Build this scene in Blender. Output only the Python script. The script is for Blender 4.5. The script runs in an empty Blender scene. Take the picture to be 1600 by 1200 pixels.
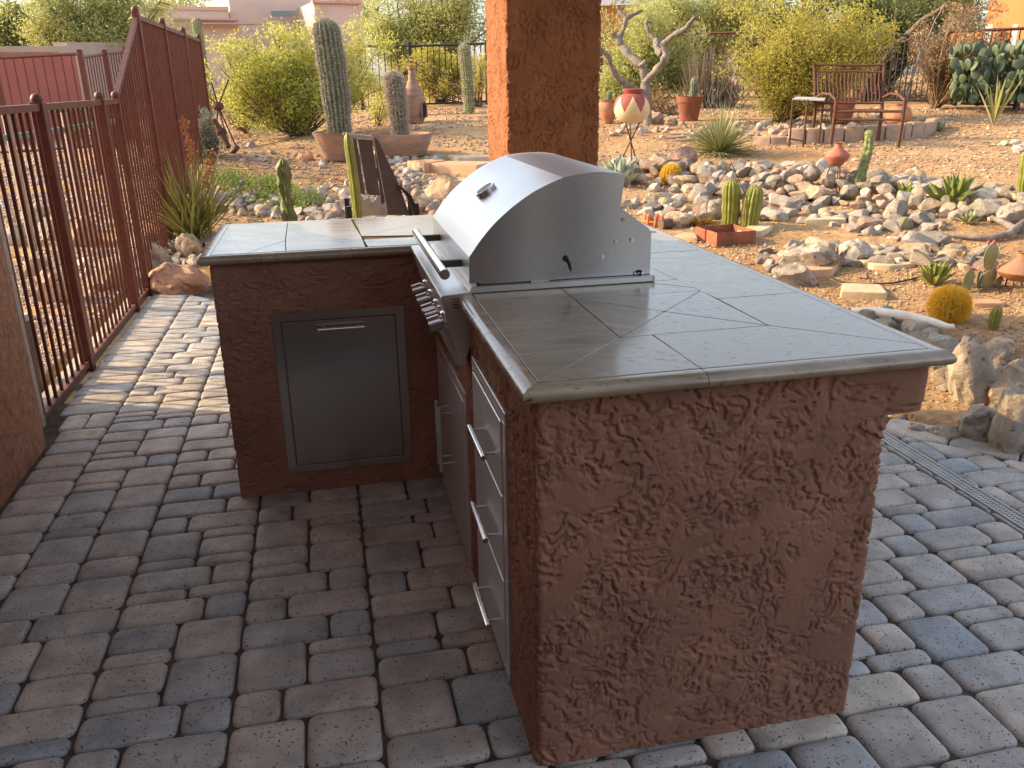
import bpy, bmesh, math, random
import numpy as np
from mathutils import Vector, Matrix
rng = np.random.default_rng(7); random.seed(7)
R = math.radians; PI = math.pi
sc = bpy.context.scene; COL = sc.collection
A = lambda *a: np.array(a, float)

# ------------------------------------------------------------------ camera, world, sun, exposure
F_PX = 1313.88; CAM = A(-.3315, -1.4289, 1.4592); YAW, PITCH, ROLL = .2116, -.3446, -.0157
FW = A(math.sin(YAW)*math.cos(PITCH), math.cos(YAW)*math.cos(PITCH), math.sin(PITCH))
r0 = A(math.cos(YAW), -math.sin(YAW), 0); u0 = np.cross(r0, FW)
RT = math.cos(ROLL)*r0 + math.sin(ROLL)*u0; UP = -math.sin(ROLL)*r0 + math.cos(ROLL)*u0
cd = bpy.data.cameras.new('camera'); cam = bpy.data.objects.new('camera', cd); COL.objects.link(cam)
cd.sensor_width = 36; cd.lens = 36*F_PX/1600; cd.clip_start = .05; cd.clip_end = 1500
cam.matrix_world = Matrix(((RT[0], UP[0], -FW[0], CAM[0]), (RT[1], UP[1], -FW[1], CAM[1]), (RT[2], UP[2], -FW[2], CAM[2]), (0, 0, 0, 1)))
sc.camera = cam
SUN_EL = R(27); SUN_DIR = A(-.922, .387, 0)               # horizontal direction towards the sun
world = bpy.data.worlds.new('World'); sc.world = world; world.use_nodes = True
wn = world.node_tree.nodes; wl = world.node_tree.links
sky = wn.new('ShaderNodeTexSky'); sky.sky_type = 'NISHITA'; sky.sun_disc = False
sky.sun_elevation = SUN_EL; sky.sun_rotation = math.atan2(SUN_DIR[0], SUN_DIR[1])
sky.air_density = 1.0; sky.dust_density = 2.5; sky.ozone_density = 1.0
hsv = wn.new('ShaderNodeHueSaturation'); hsv.inputs['Saturation'].default_value = .55; wl.new(sky.outputs[0], hsv.inputs['Color']); wl.new(hsv.outputs[0], wn['Background'].inputs[0]); wn['Background'].inputs[1].default_value = .15
sd = bpy.data.lights.new('sun', 'SUN'); so = bpy.data.objects.new('sun', sd); COL.objects.link(so)
sd.energy = 2.8; sd.angle = R(.55); sd.color = (1, .70, .37)
tos = Vector((SUN_DIR[0]*math.cos(SUN_EL), SUN_DIR[1]*math.cos(SUN_EL), math.sin(SUN_EL)))
so.rotation_euler = tos.to_track_quat('Z', 'Y').to_euler()
sc.view_settings.view_transform = 'Standard'; sc.view_settings.look = 'None'
sc.view_settings.gamma = 1; sc.view_settings.use_curve_mapping = False; sc.view_settings.exposure = 1.5

# ------------------------------------------------------------------ noise
_perm = rng.permutation(256); _ang = rng.uniform(0, 2*PI, 256); _gx, _gy = np.cos(_ang), np.sin(_ang)
def perlin(x, y, seed=0):
    x = np.asarray(x, float) + seed*17.31; y = np.asarray(y, float) - seed*9.77
    xi = np.floor(x).astype(int); yi = np.floor(y).astype(int); xf = x - xi; yf = y - yi
    def g(ix, iy, dx, dy):
        h = _perm[(_perm[ix & 255] + iy) & 255]; return _gx[h]*dx + _gy[h]*dy
    u = xf*xf*xf*(xf*(xf*6-15)+10); v = yf*yf*yf*(yf*(yf*6-15)+10)
    a = g(xi, yi, xf, yf)*(1-u) + g(xi+1, yi, xf-1, yf)*u
    b = g(xi, yi+1, xf, yf-1)*(1-u) + g(xi+1, yi+1, xf-1, yf-1)*u
    return (a*(1-v) + b*v)*1.4
def fbm(x, y, o=4, seed=0, gain=.5):
    s = 0; a = 1; t = 0
    for k in range(o):
        s = s + a*perlin(x*2**k, y*2**k, seed+k*3); t += a; a *= gain
    return s/t
def sstep(x, a, b):
    t = np.clip((x-a)/(b-a), 0, 1); return t*t*(3-2*t)

# ------------------------------------------------------------------ mesh builder and object helpers
class MB:
    def __init__(s): s.v = []; s.n = 0; s.f = []; s.r = []; s.m = []
    def add(s, V, Fs, rnd=None, mi=0):
        V = np.asarray(V, float).reshape(-1, 3)
        if isinstance(Fs, np.ndarray): groups = {Fs.shape[1]: Fs}
        else:
            groups = {}
            for f in Fs: groups.setdefault(len(f), []).append(f)
            groups = {k: np.array(g) for k, g in groups.items()}
        for k, g in groups.items():
            s.f.append(g.astype(np.int64) + s.n)
            rr = np.zeros(len(g)) if rnd is None else (np.full(len(g), float(rnd)) if np.isscalar(rnd) else np.asarray(rnd, float))
            s.r.append(rr); s.m.append(np.full(len(g), mi) if np.isscalar(mi) else np.asarray(mi))
        s.v.append(V); s.n += len(V); return s
    def mesh(s, name, mat, smooth=False, sharp=None, org=(0, 0, 0)):
        V = np.concatenate(s.v) - np.array(org)
        me = bpy.data.meshes.new(name); me.vertices.add(len(V)); me.vertices.foreach_set('co', V.ravel())
        loops = np.concatenate([f.ravel() for f in s.f]); tot = np.concatenate([np.full(len(f), f.shape[1]) for f in s.f])
        start = np.concatenate([[0], np.cumsum(tot)[:-1]])
        me.loops.add(len(loops)); me.loops.foreach_set('vertex_index', loops)
        me.polygons.add(len(tot)); me.polygons.foreach_set('loop_start', start)
        try: me.polygons.foreach_set('loop_total', tot)
        except Exception: pass
        for mm in (mat if isinstance(mat, (list, tuple)) else [mat]): me.materials.append(mm)
        me.polygons.foreach_set('material_index', np.concatenate(s.m).astype(np.int32))
        a = me.attributes.new('rnd', 'FLOAT', 'FACE'); a.data.foreach_set('value', np.concatenate(s.r))
        me.update(calc_edges=True); me.validate()
        me.polygons.foreach_set('use_smooth', np.full(len(me.polygons), smooth))
        if smooth and sharp: me.set_sharp_from_angle(angle=R(sharp))
        return me
    def obj(s, name, mat, parent=None, smooth=False, sharp=None, **kw):
        org = worldloc(parent)
        return link(name, s.mesh(name, mat, smooth, sharp, org), parent, **kw)
def worldloc(p):
    o = np.zeros(3)
    while p is not None: o += np.array(p.location); p = p.parent
    return o
def link(name, me, parent=None, loc=None, **kw):
    o = bpy.data.objects.new(name, me); COL.objects.link(o)
    if parent is not None: o.parent = parent
    if loc is not None: o.location = loc
    for k, v in kw.items(): o[k] = v
    return o
def thing(name, label, cat, loc=(0, 0, 0), group=None, rz=0):
    o = link(name, None, None, loc, label=label, category=cat); o.rotation_euler.z = rz
    o.empty_display_size = .1
    if group: o['group'] = group
    return o
def box(mb, x0, x1, y0, y1, z0, z1, b=0.0, rnd=None):
    if b <= 0:
        V = [(x, y, z) for z in (z0, z1) for y in (y0, y1) for x in (x0, x1)]
        return mb.add(V, [(0, 2, 3, 1), (4, 5, 7, 6), (0, 1, 5, 4), (2, 6, 7, 3), (0, 4, 6, 2), (1, 3, 7, 5)], rnd)
    V = []; idx = {}
    c = [(x0, x1), (y0, y1), (z0, z1)]
    for i in range(8):
        sgn = [(i >> k) & 1 for k in range(3)]
        for ax in range(3):
            p = [c[k][sgn[k]] + (0 if k == ax else (b if sgn[k] == 0 else -b)) for k in range(3)]
            idx[(i, ax)] = len(V); V.append(p)
    Fc = []
    for ax in range(3):
        u, w = [k for k in range(3) if k != ax]
        for sg in (0, 1):
            q = [(sg << ax), (sg << ax) | (1 << u), (sg << ax) | (1 << u) | (1 << w), (sg << ax) | (1 << w)]
            q = [idx[(i, ax)] for i in q]
            flip = ((sg == 1) != (ax == 1)); Fc.append(tuple(q if flip else q[::-1]))
    for ax in range(3):                      # edges along ax
        u, w = [k for k in range(3) if k != ax]
        for su in (0, 1):
            for sw in (0, 1):
                i = (su << u) | (sw << w); j = i | (1 << ax)
                q = [idx[(i, u)], idx[(j, u)], idx[(j, w)], idx[(i, w)]]
                Fc.append(tuple(q))
    for i in range(8): Fc.append((idx[(i, 0)], idx[(i, 1)], idx[(i, 2)]))
    # orient outward
    V = np.array(V, float); cen = V.mean(0); out = []
    for f in Fc:
        p = V[list(f)]; nn = np.cross(p[1]-p[0], p[2]-p[0])
        out.append(f if nn @ (p.mean(0)-cen) > 0 else f[::-1])
    return mb.add(V, out, rnd)
def frame(d):
    d = d/np.linalg.norm(d); a = A(0, 0, 1) if abs(d[2]) < .9 else A(1, 0, 0)
    u = np.cross(a, d); u /= np.linalg.norm(u); return u, np.cross(d, u)
def tube(mb, pts, rad, n=6, rnd=None, cap=True):
    pts = np.array(pts, float); m = len(pts); rad = np.broadcast_to(rad, m) if np.ndim(rad) == 0 else np.array(rad)
    T = np.gradient(pts, axis=0); th = np.arange(n)*2*PI/n; V = []
    u, w = frame(T[0])
    for i in range(m):
        t = T[i]/(np.linalg.norm(T[i])+1e-9); u = u - t*(u@t); u /= np.linalg.norm(u)+1e-9; w = np.cross(t, u)
        V.append(pts[i] + rad[i]*(np.cos(th)[:, None]*u + np.sin(th)[:, None]*w))
    V = np.concatenate(V); k = np.arange(n); k2 = (k+1) % n; Fs = []
    for i in range(m-1): Fs.append(np.stack([i*n+k, i*n+k2, (i+1)*n+k2, (i+1)*n+k], 1))
    mb.add(V, np.concatenate(Fs), rnd)
    if cap:
        mb.add(V[:n], [tuple(range(n))[::-1]], rnd); mb.add(V[-n:], [tuple(range(n))], rnd)
    return mb
def cyl(mb, p0, p1, r, n=12, r1=None, rnd=None): return tube(mb, [p0, p1], [r, r if r1 is None else r1], n, rnd)
def lathe(mb, prof, c, n=24, mi=None, rfun=None, rnd=None):
    th = np.arange(n)*2*PI/n; V = []
    for r, z in prof:
        rr = r*(rfun(th, z) if rfun else 1)
        V.append(np.stack([c[0]+rr*np.cos(th), c[1]+rr*np.sin(th), np.full(n, c[2]+z)], 1))
    V = np.concatenate(V); k = np.arange(n); k2 = (k+1) % n
    Fs = np.concatenate([np.stack([i*n+k, i*n+k2, (i+1)*n+k2, (i+1)*n+k], 1) for i in range(len(prof)-1)])
    return mb.add(V, Fs, rnd, 0 if mi is None else mi(V, Fs))
def clip(poly, n, c):                        # keep points with n.p <= c
    out = []; m = len(poly)
    for i in range(m):
        p, q = poly[i], poly[(i+1) % m]; dp = n[0]*p[0]+n[1]*p[1]-c; dq = n[0]*q[0]+n[1]*q[1]-c
        if dp <= 0: out.append(p)
        if (dp < 0 < dq) or (dq < 0 < dp):
            t = dp/(dp-dq); out.append((p[0]+t*(q[0]-p[0]), p[1]+t*(q[1]-p[1])))
    return out
def clean(poly, eps=1e-4):
    o = []
    for p in poly:
        if not o or math.dist(p, o[-1]) > eps: o.append(p)
    if len(o) > 1 and math.dist(o[0], o[-1]) < eps: o.pop()
    return o
def area(P): return .5*sum(P[i][0]*P[(i+1) % len(P)][1]-P[(i+1) % len(P)][0]*P[i][1] for i in range(len(P)))
def inset(poly, g):
    q = list(poly)
    for i in range(len(poly)):
        a, b = poly[i], poly[(i+1) % len(poly)]; L = math.dist(a, b)
        if L < 1e-6: continue
        n = ((b[1]-a[1])/L, -(b[0]-a[0])/L); q = clip(q, n, n[0]*a[0]+n[1]*a[1]-g)
        if len(q) < 3: return []
    return clean(q)
def rounded(poly, r, k=3):
    o = []; m = len(poly)
    for i in range(m):
        p = A(*poly[i]); a = A(*poly[i-1])-p; b = A(*poly[(i+1) % m])-p
        la, lb = np.linalg.norm(a), np.linalg.norm(b); rr = min(r, la*.4, lb*.4)
        a = p+a/la*rr; b = p+b/lb*rr
        for j in range(k):
            t = j/(k-1); o.append((1-t)**2*a+2*t*(1-t)*p+t*t*b)
    return np.array(o)
def plate(mb, poly, z0, z1, bev=.004, cr=.01, k=3, jit=0, seed=0, tilt=0, rnd=None, crown=0):
    """rounded corner slab with a bevelled top: rings bottom, side top, top edge, inner top"""
    P = rounded(poly, cr, k); c = P.mean(0); m = len(P)
    if jit:
        d = P-c; L = np.linalg.norm(d, axis=1, keepdims=True); P = c+d*(1+jit*perlin(P[:, 0]*30, P[:, 1]*30, seed)[:, None]/1.0)
    def ring(off, z):
        d = P-c; L = np.linalg.norm(d, axis=1, keepdims=True); Q = P-d/L*off
        zz = z + tilt*(Q[:, 0]-c[0])
        return np.column_stack([Q, zz])
    V = np.concatenate([ring(0, z0), ring(0, z1-bev), ring(bev*.45, z1-bev*.35), ring(bev*1.5, z1), ring(bev*4, z1+crown)]) if bev else np.concatenate([ring(0, z0), ring(0, z1)])
    nr = len(V)//m; i = np.arange(m); j = (i+1) % m
    Fs = np.concatenate([np.stack([r*m+i, r*m+j, (r+1)*m+j, (r+1)*m+i], 1) for r in range(nr-1)])
    mb.add(V, Fs, rnd); mb.add(V[-m:], [tuple(range(m))], rnd); return mb

# ------------------------------------------------------------------ materials
def NT(name):
    m = bpy.data.materials.new(name); m.use_nodes = True; nt = m.node_tree
    return m, nt, nt.nodes['Principled BSDF']
class NB:
    def __init__(s, nt): s.nt = nt
    def __call__(s, typ, ins=None, **kw):
        n = s.nt.nodes.new('ShaderNode'+typ)
        for k, v in kw.items(): setattr(n, k, v)
        for k, v in (ins or {}).items():
            if isinstance(v, bpy.types.NodeSocket): s.nt.links.new(v, n.inputs[k])
            else: n.inputs[k].default_value = v
        return n
    def link(s, a, b): s.nt.links.new(a, b)
def rgba(c): return (c[0], c[1], c[2], 1)
def ramp(nb, fac, stops, const=False):
    n = nb('ValToRGB', {0: fac}); e = n.color_ramp.elements
    while len(e) < len(stops): e.new(.5)
    for el, (p, c) in zip(e, stops): el.position = p; el.color = rgba(c) if len(c) == 3 else c
    if const: n.color_ramp.interpolation = 'CONSTANT'
    return n.outputs[0]
def rndval(nb):
    oi = nb('ObjectInfo'); at = nb('Attribute', attribute_name='rnd')
    s = nb('Math', {0: oi.outputs['Random'], 1: at.outputs['Fac']}, operation='ADD')
    return nb('Math', {0: s.outputs[0]}, operation='FRACT').outputs[0], oi
def coords(nb, scale=(1, 1, 1), rot=None, offset=True, gen='Object'):
    tc = nb('TexCoord'); rv, oi = rndval(nb)
    v = tc.outputs[gen]
    if offset:
        off = nb('VectorMath', {0: rv, 1: (17.3, 31.7, 11.9)}, operation='MULTIPLY'); v = nb('VectorMath', {0: v, 1: off.outputs[0]}, operation='ADD').outputs[0]
    mp = nb('Mapping', {0: v}); mp.inputs['Scale'].default_value = scale
    if rot: mp.inputs['Rotation'].default_value = rot
    return mp.outputs[0], rv
def mat(name, cols, rough=.8, metal=0, ns=6, mix=.35, bump=.3, bs=40, bd=.01, spec=.4, stretch=(1, 1, 1), blotch=None, trans=0, const=False, fine=None):
    m, nt, b = NT(name); nb = NB(nt)
    v, rv = coords(nb, stretch)
    if len(cols) > 1:
        st = [((i+.0)/len(cols), c) for i, c in enumerate(cols)] if const else [(i/(len(cols)-1), c) for i, c in enumerate(cols)]
        base = ramp(nb, rv, st, const)
    else: base = nb('RGB').outputs[0]; base.default_value = rgba(cols[0])
    n1 = nb('TexNoise', {'Vector': v, 'Scale': ns, 'Detail': 6, 'Roughness': .62})
    f = nb('MapRange', {0: n1.outputs[0], 1: .3, 2: .7, 3: 1-mix, 4: 1+mix})
    c = nb('VectorMath', {0: base, 1: f.outputs[0]}, operation='MULTIPLY').outputs[0]
    if blotch:
        bc, bsz, lo, hi = blotch
        n2 = nb('TexNoise', {'Vector': v, 'Scale': bsz, 'Detail': 5, 'Roughness': .6, 'Distortion': .4})
        f2 = nb('MapRange', {0: n2.outputs[0], 1: lo, 2: hi})
        c = nb('Mix', {0: f2.outputs[0], 6: c, 7: rgba(bc)}, data_type='RGBA').outputs[2]
    if fine:
        fc, fs, lo, hi = fine
        n2 = nb('TexNoise', {'Vector': v, 'Scale': fs, 'Detail': 2, 'Roughness': .5})
        f2 = nb('MapRange', {0: n2.outputs[0], 1: lo, 2: hi})
        c = nb('Mix', {0: f2.outputs[0], 6: c, 7: rgba(fc)}, data_type='RGBA').outputs[2]
    nb.link(c, b.inputs['Base Color'])
    b.inputs['Roughness'].default_value = rough; b.inputs['Metallic'].default_value = metal
    b.inputs['Specular IOR Level'].default_value = spec
    if bump:
        n3 = nb('TexNoise', {'Vector': v, 'Scale': bs, 'Detail': 5, 'Roughness': .65})
        bp = nb('Bump', {'Strength': bump, 'Distance': bd, 'Height': n3.outputs[0]}); nb.link(bp.outputs[0], b.inputs['Normal'])
    if trans:
        tr = nb('BsdfTranslucent', {0: c}); mx = nb('MixShader', {0: trans, 1: b.outputs[0], 2: tr.outputs[0]})
        nb.link(mx.outputs[0], nt.nodes['Material Output'].inputs[0])
    return m

M = {}
M['stucco'] = mat('brown_stucco', [(.285, .15, .10)], .92, ns=5, mix=.2, bump=.25, bs=420, bd=.002, spec=.25, blotch=((.22, .12, .08), 9, .55, .75))
M['pillar'] = mat('bounce_tinted_stucco', [(.26, .105, .045)], .92, ns=5, mix=.2, bump=.5, bs=420, bd=.002, spec=.25)  # orange of sun bounced onto the pillar is put into this stucco colour
M['housewall'] = mat('tan_stucco', [(.40, .21, .13)], .92, ns=30, mix=.35, bump=1, bs=130, bd=.012, spec=.25)
M['rust'] = mat('rust_brown_painted_steel', [(.125, .036, .024), (.11, .032, .022)], .5, ns=30, mix=.25, bump=.1, bs=200, bd=.002, blotch=((.15, .05, .03), 14, .55, .7))
M['rustgrey'] = mat('weathered_post', [(.30, .24, .20)], .6, ns=30, mix=.2, bump=.1)
M['oldrust'] = mat('old_rust_iron', [(.12, .05, .03), (.09, .04, .026)], .85, ns=60, mix=.4, bump=.5, bs=200, bd=.003)
M['black'] = mat('black_metal', [(.022, .021, .022)], .45, ns=20, mix=.15, bump=.05)
M['darkgrey'] = mat('dark_grey_metal', [(.105, .098, .094)], .5, ns=20, mix=.15, bump=.05)
M['palegrey'] = mat('pale_grey_seat', [(.42, .42, .40)], .6, ns=20, mix=.2, bump=.05)
M['blackmark'] = mat('black_print_and_hole_dark', [(.01, .01, .01)], .6, bump=0, mix=0)  # print black, also standing for the dark inside slots, vents and fire mouth
M['teal'] = mat('teal_pipe', [(.10, .24, .20)], .5, ns=20, mix=.2, bump=.1)
M['white'] = mat('white_plaster', [(.72, .70, .68)], .7, ns=20, mix=.1, bump=.2)
M['concrete'] = mat('pale_concrete', [(.42, .38, .33)], .9, ns=20, mix=.2, bump=.4, bs=100)
M['sandjoint'] = mat('sand_joint', [(.085, .066, .05)], .98, ns=14, mix=.5, bump=.5, bs=250, bd=.004)
M['grout'] = mat('dark_grout', [(.15, .12, .09)], .95, ns=40, mix=.3, bump=.2)
M['terracotta'] = mat('terracotta', [(.36, .155, .08), (.40, .18, .09)], .8, ns=7, mix=.25, bump=.15, bs=90, bd=.004, blotch=((.30, .22, .17), 4, .5, .75))
M['terradark'] = mat('dark_red_terracotta', [(.24, .08, .045)], .75, ns=7, mix=.25, bump=.15, bs=90, bd=.004)
M['redclay'] = mat('red_clay', [(.40, .13, .08)], .7, ns=9, mix=.25, bump=.15, bs=90, blotch=((.5, .33, .26), 7, .6, .8))
M['cream'] = mat('cream_paint', [(.66, .52, .32)], .7, ns=5, mix=.12, bump=.1, blotch=((.52, .33, .13), 3, .5, .8))
M['starred'] = mat('dark_red_paint', [(.30, .075, .055)], .7, ns=5, mix=.15, bump=.1)
M['bowl'] = mat('weathered_bowl_clay', [(.30, .20, .15)], .85, ns=5, mix=.3, bump=.2, stretch=(1, 1, 4), blotch=((.42, .20, .11), 5, .5, .66))
M['cactus'] = mat('cactus_skin', [(.11, .14, .075), (.12, .15, .085)], .6, ns=9, mix=.3, bump=.2, bs=60)
M['cactusyel'] = mat('yellow_green_cactus_skin', [(.20, .22, .035)], .5, ns=9, mix=.25, bump=.2, bs=40, blotch=((.26, .17, .05), 12, .58, .75))
M['cactusdry'] = mat('knobbly_green_skin', [(.17, .20, .07)], .6, ns=14, mix=.3, bump=.4, bs=50, blotch=((.36, .26, .16), 9, .55, .7))
M['spinew'] = mat('pale_spine', [(.58, .50, .42), (.46, .38, .32)], .7, bump=0, mix=.1, ns=3)
M['spinebr'] = mat('brown_spine', [(.34, .20, .11), (.45, .30, .16)], .7, bump=0, mix=.1, ns=3)
M['spiney'] = mat('golden_spine', [(.88, .62, .08), (.80, .50, .06)], .6, bump=0, mix=.1, ns=3, trans=.3)
M['flower'] = mat('dried_flower', [(.40, .17, .05), (.30, .12, .04)], .8, bump=0, mix=.3, trans=.2)
M['wood'] = mat('grey_dead_wood', [(.185, .155, .13)], .85, ns=10, mix=.4, bump=.7, bs=30, bd=.02, blotch=((.28, .24, .20), 9, .5, .66))
M['woodpale'] = mat('bleached_white_wood', [(.78, .73, .64)], .8, ns=10, mix=.15, bump=.4, bs=30, bd=.01)
M['bark'] = mat('dark_bark', [(.10, .065, .045), (.13, .09, .065)], .9, ns=20, mix=.4, bump=.4)
M['greenbark'] = mat('green_bark', [(.15, .16, .07)], .8, ns=10, mix=.3, bump=.3)
M['orangeclay'] = mat('orange_clay', [(.62, .17, .06)], .7, ns=8, mix=.2, bump=.1)
M['hose'] = mat('black_irrigation_hose', [(.04, .035, .03)], .6, bump=0, mix=.1)
M['soil'] = mat('dark_soil', [(.12, .08, .05)], .95, ns=40, mix=.4, bump=.6, bs=80)
def leafm(name, cols, t=.55): return mat(name, cols, .6, ns=2, mix=.18, bump=0, trans=t, spec=.3)
M['creosote'] = leafm('creosote_leaf', [(.38, .40, .09), (.52, .51, .12), (.44, .46, .12), (.62, .57, .15)])
M['creosoteo'] = leafm('dry_creosote_leaf', [(.42, .38, .08), (.52, .45, .10), (.38, .38, .09), (.50, .41, .09)])
M['paloverde'] = leafm('palo_verde_leaf', [(.38, .40, .14), (.48, .48, .18), (.33, .36, .12), (.54, .52, .22)])
M['mesquite'] = leafm('mesquite_leaf', [(.15, .19, .06), (.20, .23, .08), (.26, .26, .10)])
M['drytwig'] = leafm('dry_twig', [(.26, .17, .09), (.34, .23, .12), (.20, .13, .08)], .2)
M['greygreen'] = leafm('grey_green_leaf', [(.20, .22, .16), (.26, .27, .20), (.16, .17, .12)], .25)
M['drystalk'] = leafm('dry_stalk', [(.46, .34, .22), (.38, .27, .18), (.52, .42, .29)], .15)
M['yucca'] = leafm('yucca_blade', [(.34, .40, .18), (.44, .46, .22), (.30, .34, .14), (.54, .50, .24)], .3)
M['hesper'] = leafm('olive_blade', [(.25, .26, .07), (.33, .33, .09), (.40, .36, .16)], .3)
M['agave'] = mat('agave_leaf', [(.19, .23, .05), (.25, .28, .07)], .5, ns=8, mix=.2, bump=.1, trans=.15, blotch=((.36, .28, .06), 7, .6, .8))
M['agavepale'] = mat('pale_agave_leaf', [(.30, .38, .27), (.36, .42, .31)], .5, ns=8, mix=.15, bump=.1, trans=.1)
M['ground_leaf'] = leafm('ground_cover_leaf', [(.20, .30, .06), (.28, .36, .09), (.16, .24, .05)])
M['petal'] = leafm('purple_petal', [(.38, .13, .34), (.48, .20, .42)], .4)
M['pad'] = mat('prickly_pear_pad', [(.27, .25, .10), (.25, .26, .10)], .6, ns=6, mix=.25, bump=.15, blotch=((.42, .28, .17), 6, .5, .7), fine=((.55, .42, .25), 160, .64, .7))
M['padgreen'] = mat('shaded_green_prickly_pad', [(.06, .09, .05), (.08, .115, .06), (.115, .135, .075)], .6, ns=6, mix=.25, bump=.15)  # green darkened to put the tree's shade on the far thicket into it
M['gtuft'] = leafm('yellow_dry_grass', [(.60, .43, .14), (.52, .36, .10)], .35)
M['barrelskin'] = mat('yellow_barrel_skin', [(.34, .27, .04)], .7, ns=9, mix=.3, bump=.2)
M['pink'] = mat('pink_fruit', [(.5, .12, .16)], .6, bump=0)
RC = {'grey': [(.25, .215, .18), (.33, .285, .235)], 'tan': [(.37, .28, .19), (.44, .33, .22)], 'white': [(.43, .38, .32), (.49, .44, .37)], 'pink': [(.34, .21, .15), (.40, .26, .19)]}
for k, c in RC.items():
    M['rock_'+k] = mat(k+'_rock', c, .88, ns=7, mix=.3, bump=.7, bs=30, bd=.02, blotch=((.50, .42, .33) if k != 'white' else (.36, .31, .27), 5, .5, .72), fine=((.14, .115, .10), 22, .62, .7))
M['boulder_rust'] = mat('rusty_boulder', [(.38, .21, .13)], .88, ns=6, mix=.35, bump=.7, bs=24, bd=.02, blotch=((.52, .36, .24), 7, .5, .62), fine=((.18, .10, .07), 18, .6, .68))
M['flag'] = mat('orange_flagstone', [(.52, .29, .16), (.56, .36, .22)], .85, ns=6, mix=.2, bump=.4, bs=30, bd=.01)
M['flagtan'] = mat('tan_flagstone', [(.55, .42, .27)], .85, ns=6, mix=.2, bump=.4, bs=30, bd=.01)
M['block'] = mat('tan_concrete_block', [(.36, .25, .18), (.40, .29, .21)], .9, ns=14, mix=.2, bump=.5, bs=70)
M['pebble'] = mat('pebbles', [(.36, .25, .155), (.44, .34, .235), (.30, .175, .105), (.24, .19, .15), (.50, .41, .31), (.38, .22, .13)], .9, ns=10, mix=.2, bump=.3)
M['gravel'] = mat('grey_pink_gravel', [(.46, .38, .33), (.38, .30, .27), (.54, .47, .42), (.34, .29, .27)], .9, ns=10, mix=.2, bump=.3)
M['pinkhouse'] = mat('pale_pink_stucco', [(.62, .47, .40)], .9, ns=1, mix=.08, bump=.1)
M['pinktrim'] = mat('pink_trim', [(.55, .36, .29)], .9, ns=1, mix=.08, bump=.1)
M['orangehouse'] = mat('orange_stucco', [(.42, .17, .055)], .9, ns=1, mix=.1, bump=.1)
M['redwall'] = mat('dusty_red_stucco', [(.33, .115, .10)], .9, ns=1.5, mix=.12, bump=.1)
M['tanwall'] = mat('grey_tan_wall', [(.40, .32, .28)], .9, ns=1, mix=.1, bump=.1)
M['glass'] = mat('window_glass', [(.10, .16, .16)], .1, bump=0, mix=0, spec=.8)
M['reflectdark'] = mat('dark_reflection_panel', [(.03, .02, .015)], .3, bump=0, mix=0)  # near black for the added panel mirrored in the hood side
M['ceiling'] = mat('patio_ceiling', [(.42, .33, .25)], .9, ns=3, mix=.1, bump=.2)
M['gravel_alias'] = M['gravel']  # same gravel material under a second key

def m_paver():
    m, nt, b = NT('concrete_paver'); nb = NB(nt); v, rv = coords(nb)
    base = ramp(nb, rv, [(0, (0.394, 0.353, 0.309)), (.2, (0.458, 0.413, 0.363)), (.34, (0.367, 0.364, 0.343)), (.46, (0.339, 0.370, 0.389)), (.58, (0.431, 0.393, 0.343)), (.72, (0.487, 0.422, 0.353)), (.84, (0.306, 0.336, 0.356)), (.92, (0.404, 0.383, 0.353)), (1, (0.514, 0.451, 0.391))])
    n1 = nb('TexNoise', {'Vector': v, 'Scale': 9, 'Detail': 5, 'Roughness': .6})
    f = nb('MapRange', {0: n1.outputs[0], 1: .3, 2: .7, 3: .70, 4: 1.32})
    c = nb('VectorMath', {0: base, 1: f.outputs[0]}, operation='MULTIPLY').outputs[0]
    n2 = nb('TexNoise', {'Vector': v, 'Scale': 5, 'Detail': 3}); f2 = nb('MapRange', {0: n2.outputs[0], 1: .5, 2: .72, 4: .55})
    c = nb('Mix', {0: f2.outputs[0], 6: c, 7: (.18, .185, .195, 1)}, data_type='RGBA').outputs[2]
    pit = nb('TexNoise', {'Vector': v, 'Scale': 130, 'Detail': 1.5, 'Roughness': .5}); pf = nb('MapRange', {0: pit.outputs[0], 1: .64, 2: .70})
    c = nb('Mix', {0: pf.outputs[0], 6: c, 7: (.085, .075, .07, 1)}, data_type='RGBA').outputs[2]
    vo = nb('TexVoronoi', {'Vector': v, 'Scale': 85}); sp = nb('MapRange', {0: vo.outputs['Distance'], 1: .13, 2: .07})
    vr = nb('SeparateColor', {0: vo.outputs['Color']}); keep = nb('Math', {0: vr.outputs[0], 1: .82}, operation='GREATER_THAN')
    spk = nb('Math', {0: sp.outputs[0], 1: keep.outputs[0]}, operation='MULTIPLY')
    c = nb('Mix', {0: spk.outputs[0], 6: c, 7: (.55, .52, .48, 1)}, data_type='RGBA').outputs[2]
    nb.link(c, b.inputs['Base Color']); b.inputs['Roughness'].default_value = .62; b.inputs['Specular IOR Level'].default_value = .45
    h = nb('TexNoise', {'Vector': v, 'Scale': 160, 'Detail': 3, 'Roughness': .6}); h2 = nb('TexNoise', {'Vector': v, 'Scale': 22, 'Detail': 3})
    s1 = nb('Math', {0: h.outputs[0], 1: h2.outputs[0]}, operation='ADD'); s2 = nb('Math', {0: s1.outputs[0], 1: pf.outputs[0]}, operation='SUBTRACT')
    bp = nb('Bump', {'Strength': .55, 'Distance': .004, 'Height': s2.outputs[0]}); nb.link(bp.outputs[0], b.inputs['Normal']); return m
M['paver'] = m_paver()
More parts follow.
